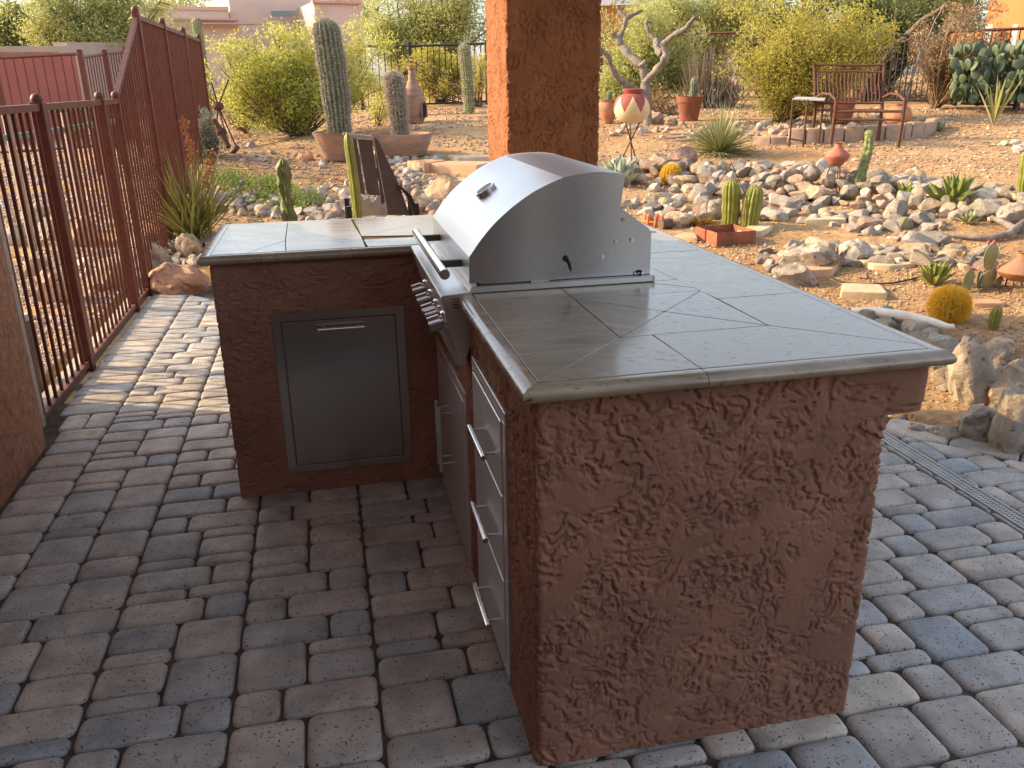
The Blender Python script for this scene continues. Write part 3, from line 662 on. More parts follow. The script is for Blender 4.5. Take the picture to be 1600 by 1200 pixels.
# hood side: stops along a slanted lower edge behind which the firebox plate shows
side = [(.030, .947)]+curve[1:]+top[1:]+[(.456, 1.13), (.428, .994), (.36, .970), (.209, .921+.006), (.2, .945)]
for yy, ins_, nm in ((Y0, .0085, 'hood_side'), (Y1, -.0085, 'hood_side')):
    poly = [(x, z) for x, z in side]; n_ = len(poly); V = [(x, yy, z) for x, z in poly]+[(x*.995+.0012, yy+ins_, z) for x, z in poly]
    m_ = MB(); f0 = tuple(range(n_)); m_.add(V, [f0[::-1] if yy == Y0 else f0, tuple(range(n_, 2*n_)) if yy == Y0 else tuple(range(n_, 2*n_))[::-1]]+[(k, (k+1) % n_, (k+1) % n_+n_, k+n_) for k in range(n_)])
    bm = bmesh.new(); me = m_.mesh(nm, M['steelside'], False, None, worldloc(gr)); bm.from_mesh(me); bmesh.ops.recalc_face_normals(bm, faces=bm.faces); bmesh.ops.triangulate(bm, faces=[f for f in bm.faces if len(f.verts) > 4]); bm.to_mesh(me); bm.free()
    link(nm, me, gr)
m_ = MB(); box(m_, .455, .46, Y0+.01, Y1-.01, .99, 1.21); m_.obj('hood_back', M['steelv'], gr)
for yy, nm in ((Y0+.0095, 'firebox_side'), (Y1-.0135, 'firebox_side')):
    poly = [(.06, .9395), (.553, .9395), (.553, 1.058), (.543, 1.070), (.452, 1.135), (.20, 1.0), (.06, .96)]; n_ = len(poly); m_ = MB()
    m_.add([(x, yy, z) for x, z in poly]+[(x, yy+.004, z) for x, z in poly], [tuple(range(n_)), tuple(range(2*n_-1, n_-1, -1))]+[(k, k+n_, (k+1) % n_+n_, (k+1) % n_) for k in range(n_)]); m_.obj(nm, M['steelside'], gr)
m_ = MB(); box(m_, .545, .5525, Y0+.011, Y1-.011, .9215, 1.058); m_.obj('firebox_back', M['steelv'], gr)
m_ = MB(); box(m_, .034, .556, Y0-.012, Y0+.004, .9215, .9385, .0015); box(m_, .034, .556, Y1-.004, Y1+.012, .9215, .9385, .0015); box(m_, .556, .562, Y0-.012, Y1+.012, .9215, .9385, .001); m_.obj('base_flange', M['steel'], gr)
m_ = MB(); box(m_, .04, .54, Y0+.02, Y1-.02, .70, .94); m_.obj('firebox', M['darkgrey'], gr)
m_ = MB(); box(m_, .032, .05, Y0+.003, Y1-.003, .925, .947); m_.obj('front_lip', M['steel'], gr)
# screws, slot and print on the near side
m_ = MB()
for x, z, r in ((.447, 1.037, .003), (.495, 1.04, .005), (.470, 1.098, .0055), (.529, .944, .004)): lathe(m_, [(0.0001, .0), (r, 0), (r, .003), (.0001, .004)], (0, 0, 0), 10) if False else cyl(m_, (x, Y0+.011, z), (x, Y0+.003, z), r, 12)
cyl(m_, (.407, Y0+.004, .999), (.407, Y0-.004, .999), .006, 12)
m_.obj('screw', M['chrome'], gr, True, 40, kind='stuff')
m_ = MB()
for x, z, r in ((.284, .930, .0028), (.317, .932, .0028), (.300, 1.000, .0085)): cyl(m_, (x, Y0+.002, z), (x, Y0-.0012, z), r, 14)
tube(m_, [(.304, Y0-.0005, .999), (.311, Y0-.0005, .985), (.315, Y0-.0005, .970), (.316, Y0-.0005, .962)], [.0055, .0048, .0035, .0012], 8)
m_.obj('slot_hole', M['blackmark'], gr, kind='stuff')  # solid black pieces stand for the darkness inside the holes
m_ = MB(); yl = Y0+.0087                                           # little printed crest on the side plate
box(m_, .512, .527, yl, yl+.001, .9475, .9525); box(m_, .517, .530, yl, yl+.001, .9455, .949)
for cx, cz, r, a0, a1 in ((.509, .9435, .005, .6, 5.6), (.521, .9435, .0035, 2.9, 6.4), (.5295, .9435, .0045, 2.6, 6.6), (.515, .943, .003, 0, 3)):
    an = np.linspace(a0, a1, 9); tube(m_, [(cx+r*math.cos(t), yl+.0003, cz+r*math.sin(t)) for t in an], .0012, 4)
box(m_, .5035, .5045, yl, yl+.001, .9385, .949)
m_.obj('printed_mark', M['blackmark'], gr)
# thermometer badge on the hood
p = A(.150, 1.14, 1.145); tn = A(.055, 0, .036); tn /= np.linalg.norm(tn); nn = A(-tn[2], 0, tn[0]); m_ = MB(); cyl(m_, p-nn*.002, p+nn*.014, .033, 32); m_.obj('thermometer', M['chrome'], gr, True, 40)
m_ = MB(); cyl(m_, p+nn*.0141, p+nn*.0146, .027, 32); m_.obj('thermometer_dial', M['palegrey'], gr)
# control panel
pp = [(.033, .945), (.026, .9275), (-.049, .9225), (-.052, .917), (-.014, .748), (-.017, .722), (.012, .722), (.012, .745), (.033, .80)]
m_ = MB(); n_ = len(pp); ya, yb = .762, 1.53
m_.add([(x, ya, z) for x, z in pp]+[(x, yb, z) for x, z in pp], [tuple(range(n_))[::-1], tuple(range(n_, 2*n_))]+[(k, (k+1) % n_, (k+1) % n_+n_, k+n_) for k in range(n_)]); 
me = m_.mesh('control_panel', M['steel'], False, None, worldloc(gr)); bm = bmesh.new(); bm.from_mesh(me); bmesh.ops.recalc_face_normals(bm, faces=bm.faces); bm.to_mesh(me); bm.free(); link('control_panel', me, gr)
m_ = MB()
for z in (.912, .904, .896, .888): box(m_, -.022, .000, ya-.0006, ya+.002, z-.0012, z+.0012)
m_.obj('vent_slot', M['blackmark'], gr, kind='stuff')  # black bars on the end plate stand for the dark in the vents
pn = A(-.969, 0, -.218); pn /= np.linalg.norm(pn)
for yk, rk in ((.845, .027), (.925, .016), (1.0, .024), (1.13, .024), (1.27, .024)):
    c = A(-.031, yk, .832) if yk != .925 else A(-.031, yk, .84)
    m_ = MB(); cyl(m_, c, c+pn*.009, rk*1.15, 24, rk*1.0); k = m_.obj('knob_bezel', M['chrome'], gr, True, 40)
    m_ = MB(); cyl(m_, c+pn*.009, c+pn*.016, rk*.6, 16); cyl(m_, c+pn*.016, c+pn*.050, rk*.86, 24, rk*.8); m_.obj('knob', M['steelv'], k, True, 40)
m_ = MB(); cyl(m_, (-.034, .800, .972), (-.034, 1.505, .972), .0145, 24); hnd = m_.obj('hood_handle', M['chrome'], gr, True, 40)
for yk in (.925, 1.36): m_ = MB(); box(m_, -.034, .036, yk-.008, yk+.008, .966, .986, .002); m_.obj('bracket', M['darkgrey'], hnd)

# ------------------------------------------------------------------ garden helpers
def unit(n):
    v = rng.normal(size=(n, 3)); return v/np.linalg.norm(v, axis=1, keepdims=True)
def leaves(mb, C, l, w, up=0., dirs=None):
    """many small leaf quads (diamonds) at the points C"""
    n = len(C); d = unit(n) if dirs is None else dirs; d = d + A(0, 0, up); d /= np.linalg.norm(d, axis=1, keepdims=True)
    s = np.cross(d, unit(n)); s /= np.linalg.norm(s, axis=1, keepdims=True)+1e-9
    L = (l*rng.uniform(.6, 1.4, n))[:, None]; W = (w*rng.uniform(.6, 1.3, n))[:, None]
    V = np.stack([C-d*L/2, C+s*W/2, C+d*L/2, C-s*W/2], 1).reshape(-1, 3)
    mb.add(V, np.arange(4*n).reshape(n, 4), rng.random(n))
def stem(mb, p0, p1, r0, r1, bend=.15, n=5, seg=6, sag=0):
    p0, p1 = A(*p0), A(*p1); L = np.linalg.norm(p1-p0); t = np.linspace(0, 1, seg)[:, None]
    q = (p0+p1)/2 + rng.normal(size=3)*L*bend*.5 + A(0, 0, sag*L)
    P = (1-t)**2*p0+2*t*(1-t)*q+t*t*p1; P[1:-1] += rng.normal(size=(seg-2, 3))*L*.012
    tube(mb, P, np.linspace(r0, r1, seg), n, rng.random(), cap=False); return P
def crown_plant(t, base, clumps, nstem, nleaf, ll, lw, leaf, bark, r0=.03, jit=.07, sec=5, up=.2, ter=3, low=0., limbs=None, splay=.25):
    """clumps: list of (centre xyz, radii xyz, weight)"""
    bm_, lm = MB(), MB(); W = np.array([c[2] for c in clumps], float); W /= W.sum(); tips = []
    for k in range(nstem):
        c = clumps[rng.choice(len(clumps), p=W)]; u = unit(1)[0]*rng.random()**.33; p = A(*c[0])+u*A(*c[1])
        b = A(*base)+A(rng.normal()*r0*2.5, rng.normal()*r0*2.5, 0)
        P = stem(bm_, b, p, r0*rng.uniform(.5, 1), r0*.18, splay, 5, 7, sag=-.06*low)
        for q in range(sec):
            a = P[rng.integers(3, 7)]; e = a+unit(1)[0]*A(*c[1])*rng.uniform(.25, .7)+A(0, 0, up*.3*c[1][2]); Q = stem(bm_, a, e, r0*.22, r0*.06, .2, 3, 4)
            for w in range(ter):
                a2 = Q[rng.integers(1, 4)]; e2 = a2+unit(1)[0]*A(*c[1])*rng.uniform(.12, .35)+A(0, 0, up*.2*c[1][2]); tips.append((a2, e2))
    T = np.array(tips); k = rng.integers(0, len(T), nleaf); u = rng.random((nleaf, 1))**.6
    C = T[k, 0]+(T[k, 1]-T[k, 0])*u + rng.normal(size=(nleaf, 3))*jit
    d = T[k, 1]-T[k, 0]; d /= np.linalg.norm(d, axis=1, keepdims=True)+1e-9
    leaves(lm, C, ll, lw, up, d*.6+unit(nleaf)*.8)
    bm_.obj('trunk', bark, t, True); lm.obj('foliage', leaf, t, kind='stuff')
def pxclumps(L, dist, dy=1.0):
    out = []
    for px, py, rx, ry in L:
        d = dist+rng.uniform(-.3, .3)*dy; c = AT(px, py, d); s = SC(c); out.append((c, (rx*s, max(rx, ry)*s*.8*dy, ry*s), rx*ry))
    return out
def spines(mb, prof, c, nrib, zstep, L, per=5, rnd=None, rad=None, w=.0016):
    pr = np.array(prof); zs = np.arange(pr[0, 1]+zstep, pr[-1, 1], zstep); C = []; D = []
    seg = np.concatenate([[0], np.cumsum(np.hypot(*np.diff(pr, axis=0).T))]); ss = np.arange(zstep*.5, seg[-1], zstep)
    for s in ss:
        r = np.interp(s, seg, pr[:, 0]); z = np.interp(s, seg, pr[:, 1]); r2 = np.interp(s+.01, seg, pr[:, 0]); z2 = np.interp(s+.01, seg, pr[:, 1]); nr, nz = z2-z, -(r2-r); q = math.hypot(nr, nz)+1e-9; nr /= q; nz /= q
        for k in range(nrib):
            a = 2*PI*k/nrib; rr_ = r*(1.06); o = A(math.cos(a), math.sin(a), 0)
            for j in range(per):
                C.append(A(*c)+o*rr_+A(0, 0, z)); D.append(o*nr+A(0, 0, nz)+rng.normal(size=3)*.75)
    C = np.array(C); D = np.array(D); D /= np.linalg.norm(D, axis=1, keepdims=True); S = np.cross(D, unit(len(D))); S /= np.linalg.norm(S, axis=1, keepdims=True)
    n = len(C); Ls = (L*rng.uniform(.6, 1.2, n))[:, None]
    V = np.stack([C-S*w, C+S*w, C+D*Ls], 1).reshape(-1, 3); mb.add(V, np.arange(3*n).reshape(n, 3), rng.random(n))
def ribbed(t, H, Rr, nrib, depth=.14, skin='cactus', spine='spinew', zstep=.03, L=.025, per=5, lean=(0, 0), name='stem', taper=.8, w=.0016, off=(0, 0, 0), nseg=22, bulge=.04, rough=0):
    c = np.zeros(3)+A(*off); zz = []; 
    for u in np.linspace(0, 1, nseg): zz.append((Rr*(taper+(1-taper)*math.sin(min(1, u*1.5)*PI/2))*(1+bulge*math.sin(u*17+H)), u*(H-Rr*.95)))
    top = zz[-1]; 
    for a in np.linspace(.15, 1, 8): zz.append((max(.0005, top[0]*math.cos(a*PI/2)), top[1]+Rr*.95*math.sin(a*PI/2)))
    f = lambda th, z: 1+depth*(np.abs(np.cos(th*nrib/2))**1.3-.5)*1+rough*perlin(th*nrib/2, np.full_like(th, z*12), 3)
    m_ = MB(); wl_ = worldloc(t); lathe(m_, zz, wl_+c, nrib*6, rfun=f)
    def shear(m):
        for V in m.v: h = (V[:, 2]-wl_[2]-c[2])/H; V[:, 0] += lean[0]*h*h; V[:, 1] += lean[1]*h*h
    shear(m_); o = m_.obj(name, M[skin], t, True)
    if spine:
        s_ = MB(); spines(s_, zz, wl_+c, nrib, zstep, L, per, w=w); shear(s_); s_.obj('spines', M[spine], t, kind='stuff')
    return o
def blade(mb, b, d, L, W, thick=.15, droop=0., n=6, fold=.25, taper=1.0, rnd=None, tipw=.02):
    """a leaf blade with a V section that bends down towards the tip"""
    d = A(*d)/np.linalg.norm(d); side = np.cross(d, A(0, 0, 1)); side = side/(np.linalg.norm(side)+1e-9); V = []; p = A(*b)
    for i in range(n+1):
        u = i/n; w = W*(.55+.9*u if u < .4 else .91*(1-((u-.4)/.6)**taper))*.5 if True else 0; w = max(w, W*tipw)
        nrm = np.cross(side, d); V += [p-side*w+nrm*w*fold*1.6, p-nrm*thick*w, p+side*w+nrm*w*fold*1.6, p+nrm*w*.12]
        p = p+d*L/n; d = d+A(0, 0, -droop/n); d /= np.linalg.norm(d)
    Fs = []
    for i in range(n):
        a = i*4; e = a+4; Fs += [(a, a+1, e+1, e), (a+1, a+2, e+2, e+1), (a+2, a+3, e+3, e+2), (a+3, a, e, e+3)]
    mb.add(V, Fs, rnd)
def rosette(label, cat, px, py, n, Lpx, Wpx, matn, name='agave', e0=.25, e1=1.35, droop=0., parts=True, fold=.25, thick=.5, taper=1.6, base=None, group=None, jl=.15):
    P = G(px, py) if base is None else A(*base); s = SC(P); t = thing(name, label, cat, P, group); m_ = MB()
    for i in range(n):
        a = i*2.39996+rng.normal()*.15; u = (i+.5)/n; e = e0+(e1-e0)*u**.9+rng.normal()*.05; d = A(math.cos(a)*math.cos(e), math.sin(a)*math.cos(e), math.sin(e))
        L = Lpx*s*rng.uniform(1-jl, 1+jl)*(1 if u < .8 else 1-.5*(u-.8)/.2*0.6)
        if parts: m_ = MB()
        blade(m_, P+A(math.cos(a), math.sin(a), 0)*Wpx*s*.35*(1-u)+A(0, 0, .004+u*Wpx*s*.5), d, L, Wpx*s, thick, droop*rng.uniform(.4, 1.3), 6, fold, taper, rng.random())
        if parts: m_.obj('leaf', M[matn], t, True, 50)
    if not parts: m_.obj('foliage', M[matn], t, True, 50, kind='stuff')
    return t
def sized(px, py): P = G(px, py); return P, SC(P)
def pot(t, prof, matn='terracotta', name='pot', n=32, c=None, soil=None, sharp=50, mi=None, mats=None):
    m_ = MB(); c = worldloc(t) if c is None else c; lathe(m_, prof, c, n, mi=mi); o = m_.obj(name, mats or M[matn], t, True, sharp)
    if soil: m_ = MB(); lathe(m_, [(.0005, soil[1]), (soil[0], soil[1]-.001)], c, 24); m_.obj('soil', M['soil'], t)
    return o

# ------------------------------------------------------------------ rocks
def rock_mesh(seed, mat_, sub=2, flat=.75, name='rock', lo=.5, hi=.86, nz=.0, sa=19):
    r_ = np.random.default_rng(seed); bm = bmesh.new(); bmesh.ops.create_icosphere(bm, subdivisions=sub, radius=1)
    V = np.array([v.co[:] for v in bm.verts]); N = r_.normal(size=(11, 3)); N /= np.linalg.norm(N, axis=1, keepdims=True)
    for n_ in N:
        c = r_.uniform(lo, hi); d = V@n_; V = V-np.maximum(d-c, 0)[:, None]*n_
    V *= A(r_.uniform(.95, 1.3), r_.uniform(.75, 1.05), r_.uniform(.55, .85)*flat/.75)
    V += .07*np.stack([perlin(V[:, 1]*2.1, V[:, 2]*2.1+V[:, 0], seed % 50), perlin(V[:, 0]*2.1, V[:, 2]*2.1, seed % 50+3), perlin(V[:, 0]*2.3, V[:, 1]*2.3, seed % 50+6)], 1)
    if nz: V += nz*np.stack([fbm(V[:, 1]*3+q_, V[:, 2]*3+V[:, 0]*2, 4, seed % 50+q_) for q_ in (1, 5, 9)], 1)
    for v, c in zip(bm.verts, V): v.co = c
    bmesh.ops.recalc_face_normals(bm, faces=bm.faces); me = bpy.data.meshes.new(name); bm.to_mesh(me); bm.free(); me.materials.append(mat_)
    me.polygons.foreach_set('use_smooth', np.full(len(me.polygons), True)); me.set_sharp_from_angle(angle=R(sa)); me.update(); return me
ROCKS = {k: [rock_mesh(100*i+j, M['rock_'+k], 3, nz=.10, sa=24) for j in range(7)] for i, k in enumerate(RC)}
placed = []; todo = []
def free(p, r, f=.72):
    for q, s in placed:
        if abs(q[0]-p[0]) < (r+s) and (q[0]-p[0])**2+(q[1]-p[1])**2+(1.2*(q[2]-p[2]))**2 < ((r+s)*f)**2: return False
    return True
def rockrow(desc, group, line, th, size, n, kinds=('grey', 'tan', 'white', 'pink'), kw=(.45, .25, .2, .1), stack=0., f=.72, cat='rock', noun='rock'):
    pts = np.array(line, float); seg = np.hypot(*np.diff(pts, axis=0).T); cum = np.concatenate([[0], np.cumsum(seg)]); k = 0; miss = 0
    while k < n and miss < n*10:
        s = rng.random()*cum[-1]; x = np.interp(s, cum, pts[:, 0]); y = np.interp(s, cum, pts[:, 1]); hh = np.interp(s, cum, np.broadcast_to(th, len(pts)) if np.ndim(th) == 0 else th)
        off = rng.uniform(-1, 1); px, py = x, y+off*hh; 
        if not (-80 < px < 1690): miss += 1; continue
        P = G(px, py+size*.3); sc_ = SC(P); r = size*sc_*.5*rng.lognormal(0, .28); P[2] += r*.16
        if stack: P[2] += stack*sc_*hh*(1-abs(off))
        if not free(P, r, f): miss += 1; continue
        placed.append((P, r)); kd = kinds[rng.choice(len(kinds), p=np.array(kw[:len(kinds)])/sum(kw[:len(kinds)]))]
        todo.append((r/sc_, P, r, kd, desc, group, noun)); k += 1
KW = {'grey': 'grey', 'tan': 'tan', 'white': 'whitish', 'pink': 'pinkish'}
feature = []
def boulder(label, px, py, wpx, hpx, matn='rock_grey', seed=0, rz=0, name='boulder', sink=.25, dep=None, cat='boulder'):
    P = G(px, py); s = SC(P); me = rock_mesh(9000+seed, M[matn], 4, lo=.62, hi=.95, nz=.16, sa=28, name='boulder'); t = link(name, me, None, label=label, category=cat)
    V = np.array([v.co[:] for v in me.vertices]); V -= (V.max(0)+V.min(0))/2; V = V/((V.max(0)-V.min(0))/2)
    V *= A(wpx*s/2, (dep or wpx*.8)*s/2, hpx*s*.62); V[:, 2] += hpx*s*.5-hpx*s*sink
    me.vertices.foreach_set('co', V.ravel()); me.update(); t.location = P; t.rotation_euler.z = -YAW+rz; placed.append((P+A(0, 0, hpx*s*.3), wpx*s*.5)); feature.append(t); return t
boulder('large rust streaked boulder between the fence and the left end of the island', 280, 453, 96, 64, 'boulder_rust', 37)
boulder('large pale grey boulder leaning beside the fence above the rust streaked boulder', 240, 428, 62, 62, 'rock_grey', 22, .4)
boulder('tan pointed rock between the small stones below the hesperaloe clump', 298, 400, 40, 40, 'rock_tan', 3)
boulder('rounded orange tan rock among the pale stones left of the grill hood', 692, 312, 54, 40, 'flag', 4)
boulder('pale green grey rock at the far edge of the counter left of the grill hood', 655, 330, 50, 26, 'rock_tan', 14)
boulder('small orange rock in front of the big potted cactus', 478, 250, 26, 20, 'flag', 5)
boulder('large pinkish tan boulder left of the spiky grass tree', 1062, 262, 58, 36, 'rock_pink', 6)
boulder('tall upright grey rock with a dark cleft behind the far counter corner', 1512, 622, 74, 120, 'rock_grey', 7, name='boulder', dep=60)
boulder('big grey rock at the right edge of the photo beside the pavers', 1588, 690, 96, 112, 'rock_grey', 8, .3)
boulder('large pale tan rock above the biggest grey rock at the right edge', 1572, 628, 80, 70, 'rock_tan', 9)
boulder('dark grey lumpy rock between the upright rock and the right edge rocks', 1528, 672, 72, 52, 'rock_grey', 10, .9)
boulder('squat green grey rock beside the border pavers under the counter ledge', 1476, 672, 56, 36, 'rock_grey', 11)
boulder('dark rounded rock just right of the counter ledge at the patio edge', 1432, 664, 34, 32, 'rock_grey', 12, .5)
boulder('small orange block shaped rock at the paver edge', 1526, 678, 34, 24, 'flag', 13)
boulder('flat oval tan stone lying behind the upright grey rock', 1562, 548, 46, 24, 'rock_tan', 15)
boulder('long grey boulder with a rounded top beside the counter edge', 1240, 440, 70, 34, 'rock_grey', 16, -.2)
boulder('grey sloping boulder behind the oval tan stone near the counter', 1262, 418, 90, 44, 'rock_grey', 17, .2)
boulder('smooth oval tan stone resting on the grey boulders near the counter', 1232, 409, 44, 18, 'rock_tan', 18)
boulder('large white and grey boulder left of the finger cactus', 1333, 408, 56, 40, 'rock_white', 19)
boulder('big rounded pale grey rock behind the twin cacti', 1116, 340, 44, 34, 'rock_grey', 20)
boulder('big pinkish rock standing behind the right twin cactus', 1176, 338, 42, 42, 'rock_pink', 21)
boulder('wide grey rock behind the yellow grass tuft', 1062, 352, 56, 26, 'rock_tan', 22)
boulder('reddish brown round rock in the stone row under the totem cactus', 1370, 302, 40, 32, 'rock_pink', 23)
boulder('tan boulder with a flat shaded side behind the small agave', 1425, 292, 46, 34, 'rock_tan', 24)
boulder('bluish grey boulder at the right edge behind the dead cholla branch', 1585, 350, 64, 40, 'rock_grey', 25)
boulder('large grey rock in the row above the agave at the right', 1425, 300, 34, 30, 'rock_grey', 26)
# boulders seen through the bars of the fence
for k, (px, py, w, h, mt, lb) in enumerate([(92, 470, 66, 62, 'rock_pink', 'pinkish round boulder seen through the fence left of the brown post'), (172, 448, 70, 58, 'rock_tan', 'tan round boulder seen through the fence bars right of the first post'),
        (128, 380, 70, 50, 'rock_pink', 'pink boulder behind the second fence post seen through the bars'), (86, 372, 46, 42, 'rock_white', 'whitish boulder behind the upper middle of the first fence post'), (30, 380, 50, 36, 'rock_grey', 'grey boulder behind the fence bars near the house wall'),
        (60, 430, 44, 34, 'rock_tan', 'small tan boulder between the fence bars and the grey boulder'), (55, 345, 46, 30, 'rock_tan', 'tan stone in the far row of boulders beyond the fence'), (140, 420, 60, 20, 'rock_white', 'long flat whitish stone beyond the fence bars')]):
    boulder(lb, px, py, w, h, mt, 40+k)
rockrow('in the heaped rocks beside the left end of the island', 'rocks heaped by the left end of the island', [(232, 400), (280, 385), (345, 385), (350, 410)], 26, 26, 40, kw=(.4, .25, .25, .1))
rockrow('in the bed of rounded pale stones behind the back counter', 'pale stones behind the back counter', [(300, 300), (400, 318), (520, 318), (640, 300)], [20, 14, 30, 38], 21, 190, kw=(.4, .15, .4, .05), f=.58, noun='stone')
rockrow('in the bed of rounded pale stones left of the grill hood', 'pale stones left of the grill hood', [(600, 262), (640, 285), (680, 308), (740, 300)], [22, 34, 30, 16], 18, 130, kw=(.45, .15, .35, .05), f=.58, noun='stone')
rockrow('in the long stone row behind the golden barrel cactus', 'stones in the long middle row of the garden', [(962, 268), (1040, 268), (1100, 276), (1200, 278), (1300, 288), (1400, 302), (1500, 312), (1610, 318)], [20, 22, 26, 26, 28, 30, 28, 24], 30, 190, stack=.6, f=.56)
rockrow('in the stone row behind the rusty metal planter', 'stones in the row behind the metal planter', [(975, 318), (1040, 322), (1100, 325), (1240, 322), (1330, 336), (1420, 352), (1480, 360)], [10, 18, 18, 14, 18, 24, 18], 30, 75, f=.6)
rockrow('in the stone row nearest the counter edge', 'stones in the row nearest the counter', [(1190, 405), (1260, 385), (1330, 392), (1400, 396), (1470, 398), (1545, 400)], [16, 16, 16, 13, 16, 14], 32, 60, f=.6)
rockrow('in the tumble of rocks at the right edge of the patio', 'rocks at the right edge of the patio', [(1340, 488), (1410, 500), (1480, 560), (1560, 590), (1620, 630)], [10, 16, 40, 44, 50], 40, 60, f=.58)
rockrow('edge', 'x', [(1400, 640), (1450, 654), (1530, 680), (1620, 705)], 7, 34, 22, f=.55)
rockrow('in the small rock heap in front of the dead tree', 'rocks in front of the dead tree', [(955, 205), (1020, 198), (1090, 205), (1180, 205), (1240, 205)], [7, 12, 12, 12, 8], 15, 60, f=.66)
rockrow('at the right edge of the sandy path', 'rocks right of the sandy path', [(1560, 225), (1640, 228)], 10, 20, 8)
rockrow('in the ring round the low cactus bowl', 'stones round the low cactus bowl', [(585, 240), (640, 246), (700, 250)], 6, 15, 22, kw=(.5, .1, .4, 0.01), noun='stone')
rockrow('scattered on the dirt in front of the big bush', 'stones scattered in front of the big bush', [(370, 236), (460, 242), (520, 250)], 12, 12, 30, noun='stone')
rockrow('in the heap round the raised bed behind the bench', 'rocks in the raised bed behind the bench', [(1180, 195), (1260, 190), (1440, 182)], 7, 13, 26)
LM = [('the hesperaloe clump', 306, 370), ('the white figurine', 268, 298), ('the purple flowers', 420, 312), ('the knobbly totem cactus', 450, 300), ('the black slatted chair', 600, 310), ('the biggest potted cactus', 528, 245), ('the low cactus bowl', 628, 240),
 ('the orange flagstones', 700, 270), ('the stucco pillar', 860, 250), ('the painted pot tripod', 983, 255), ('the pale agave', 968, 280), ('the golden barrel cactus', 1048, 275), ('the spiky yucca ball', 1124, 232), ('the twin cacti', 1155, 340), ('the metal box planter', 1131, 375), ('the yellow grass tuft', 1096, 345),
 ('the orange clay ring', 1020, 345), ('the red clay urn', 1300, 285), ('the pale totem cactus', 1343, 290), ('the small agave', 1412, 308), ('the big aloe', 1488, 305), ('the cholla branch', 1545, 372), ('the upright agave', 1458, 435), ('the finger cactus', 1306, 408), ('the prickly pear', 1530, 435), ('the shaggy barrel cactus', 1480, 485),
 ('the clay urn at the edge', 1585, 440), ('the bleached log', 1420, 505), ('the counter ledge', 1450, 600), ('the dead tree', 1011, 190), ('the dark terracotta pot', 1076, 180), ('the side table', 1262, 215), ('the iron bench', 1345, 215), ('the rust streaked boulder', 280, 440), ('the tall fence foot', 240, 380), ('the block edging', 1440, 212), ('the single cactus pad', 1410, 352), ('the edge cactus column', 1595, 300)]
def wherelab(P, spx, rank):
    x, y = PRJ(P); k = min(range(len(LM)), key=lambda i: math.hypot(LM[i][1]-x, LM[i][2]-y)); nm, lx, ly = LM[k]; dx, dy = x-lx, y-ly; d = math.hypot(dx, dy)
    side = ('just ' if d < 22 else '')+(('right of ' if dx > 0 else 'left of ') if abs(dx) > abs(dy)*1.1 else ('in front of ' if dy > 0 else 'behind '))
    return side+nm
def sizeword(spx): return 'big' if spx > 17 else 'medium' if spx > 12 else 'small'
todo.sort(key=lambda t: -t[0]); rest = MB(); unitm = {}
for k, (spx, P, r, kd, desc, group, noun) in enumerate(todo):
    rot = Matrix.Rotation(rng.uniform(0, 6.28), 4, 'Z') @ Matrix.Rotation(rng.normal()*.35, 4, 'X') @ Matrix.Rotation(rng.normal()*.3, 4, 'Y')
    if k < 290:
        o = link('rock' if noun == 'rock' else 'stone', ROCKS[kd][rng.integers(0, 7)], None, P, label=f'{sizeword(spx)} {KW[kd]} {noun} {wherelab(P, spx, k)}', category=noun, group='loose garden rocks')
        o.rotation_euler = rot.to_euler(); q = r/1.02; o.scale = (q*rng.uniform(.9, 1.1), q*rng.uniform(.9, 1.1), q*rng.uniform(.9, 1.15))
    else:
        me = rock_mesh(500+k % 9, M['rock_'+kd], 2) if k % 9 not in unitm else unitm[k % 9]; unitm[k % 9] = me
        V = np.array([v.co[:] for v in me.vertices])@np.array(rot.to_3x3()).T*r+P; rest.add(V, [tuple(p.vertices) for p in me.polygons], rng.random())
M['smallstone'] = mat('small_stones', RC['grey']+RC['tan']+RC['white']+RC['pink'], .9, ns=9, mix=.3, bump=.5, bs=40, bd=.01)
from collections import defaultdict
dd_ = defaultdict(list)
for o in COL.objects:
    if o.name.startswith(('rock', 'stone')) and 'label' in o: dd_[o['label']].append(o)
for lb, os_ in dd_.items():
    if len(os_) < 2: continue
    os_.sort(key=lambda o: PRJ(o.location)[0]); n_ = len(os_); w = ['leftmost']+[q+' from left' for q in ('second', 'third', 'fourth', 'fifth', 'sixth', 'seventh', 'eighth', 'ninth', 'tenth', 'eleventh', 'twelfth')]
    for i_, o in enumerate(os_): o['label'] = f"{lb}, {'rightmost' if i_ == n_-1 else w[min(i_, 11)]} of {n_}"
if rest.n: o = rest.obj('small_stones', M['smallstone'], None, label='many small stones filling the gaps of the stone rows in the garden', category='stones', kind='stuff')
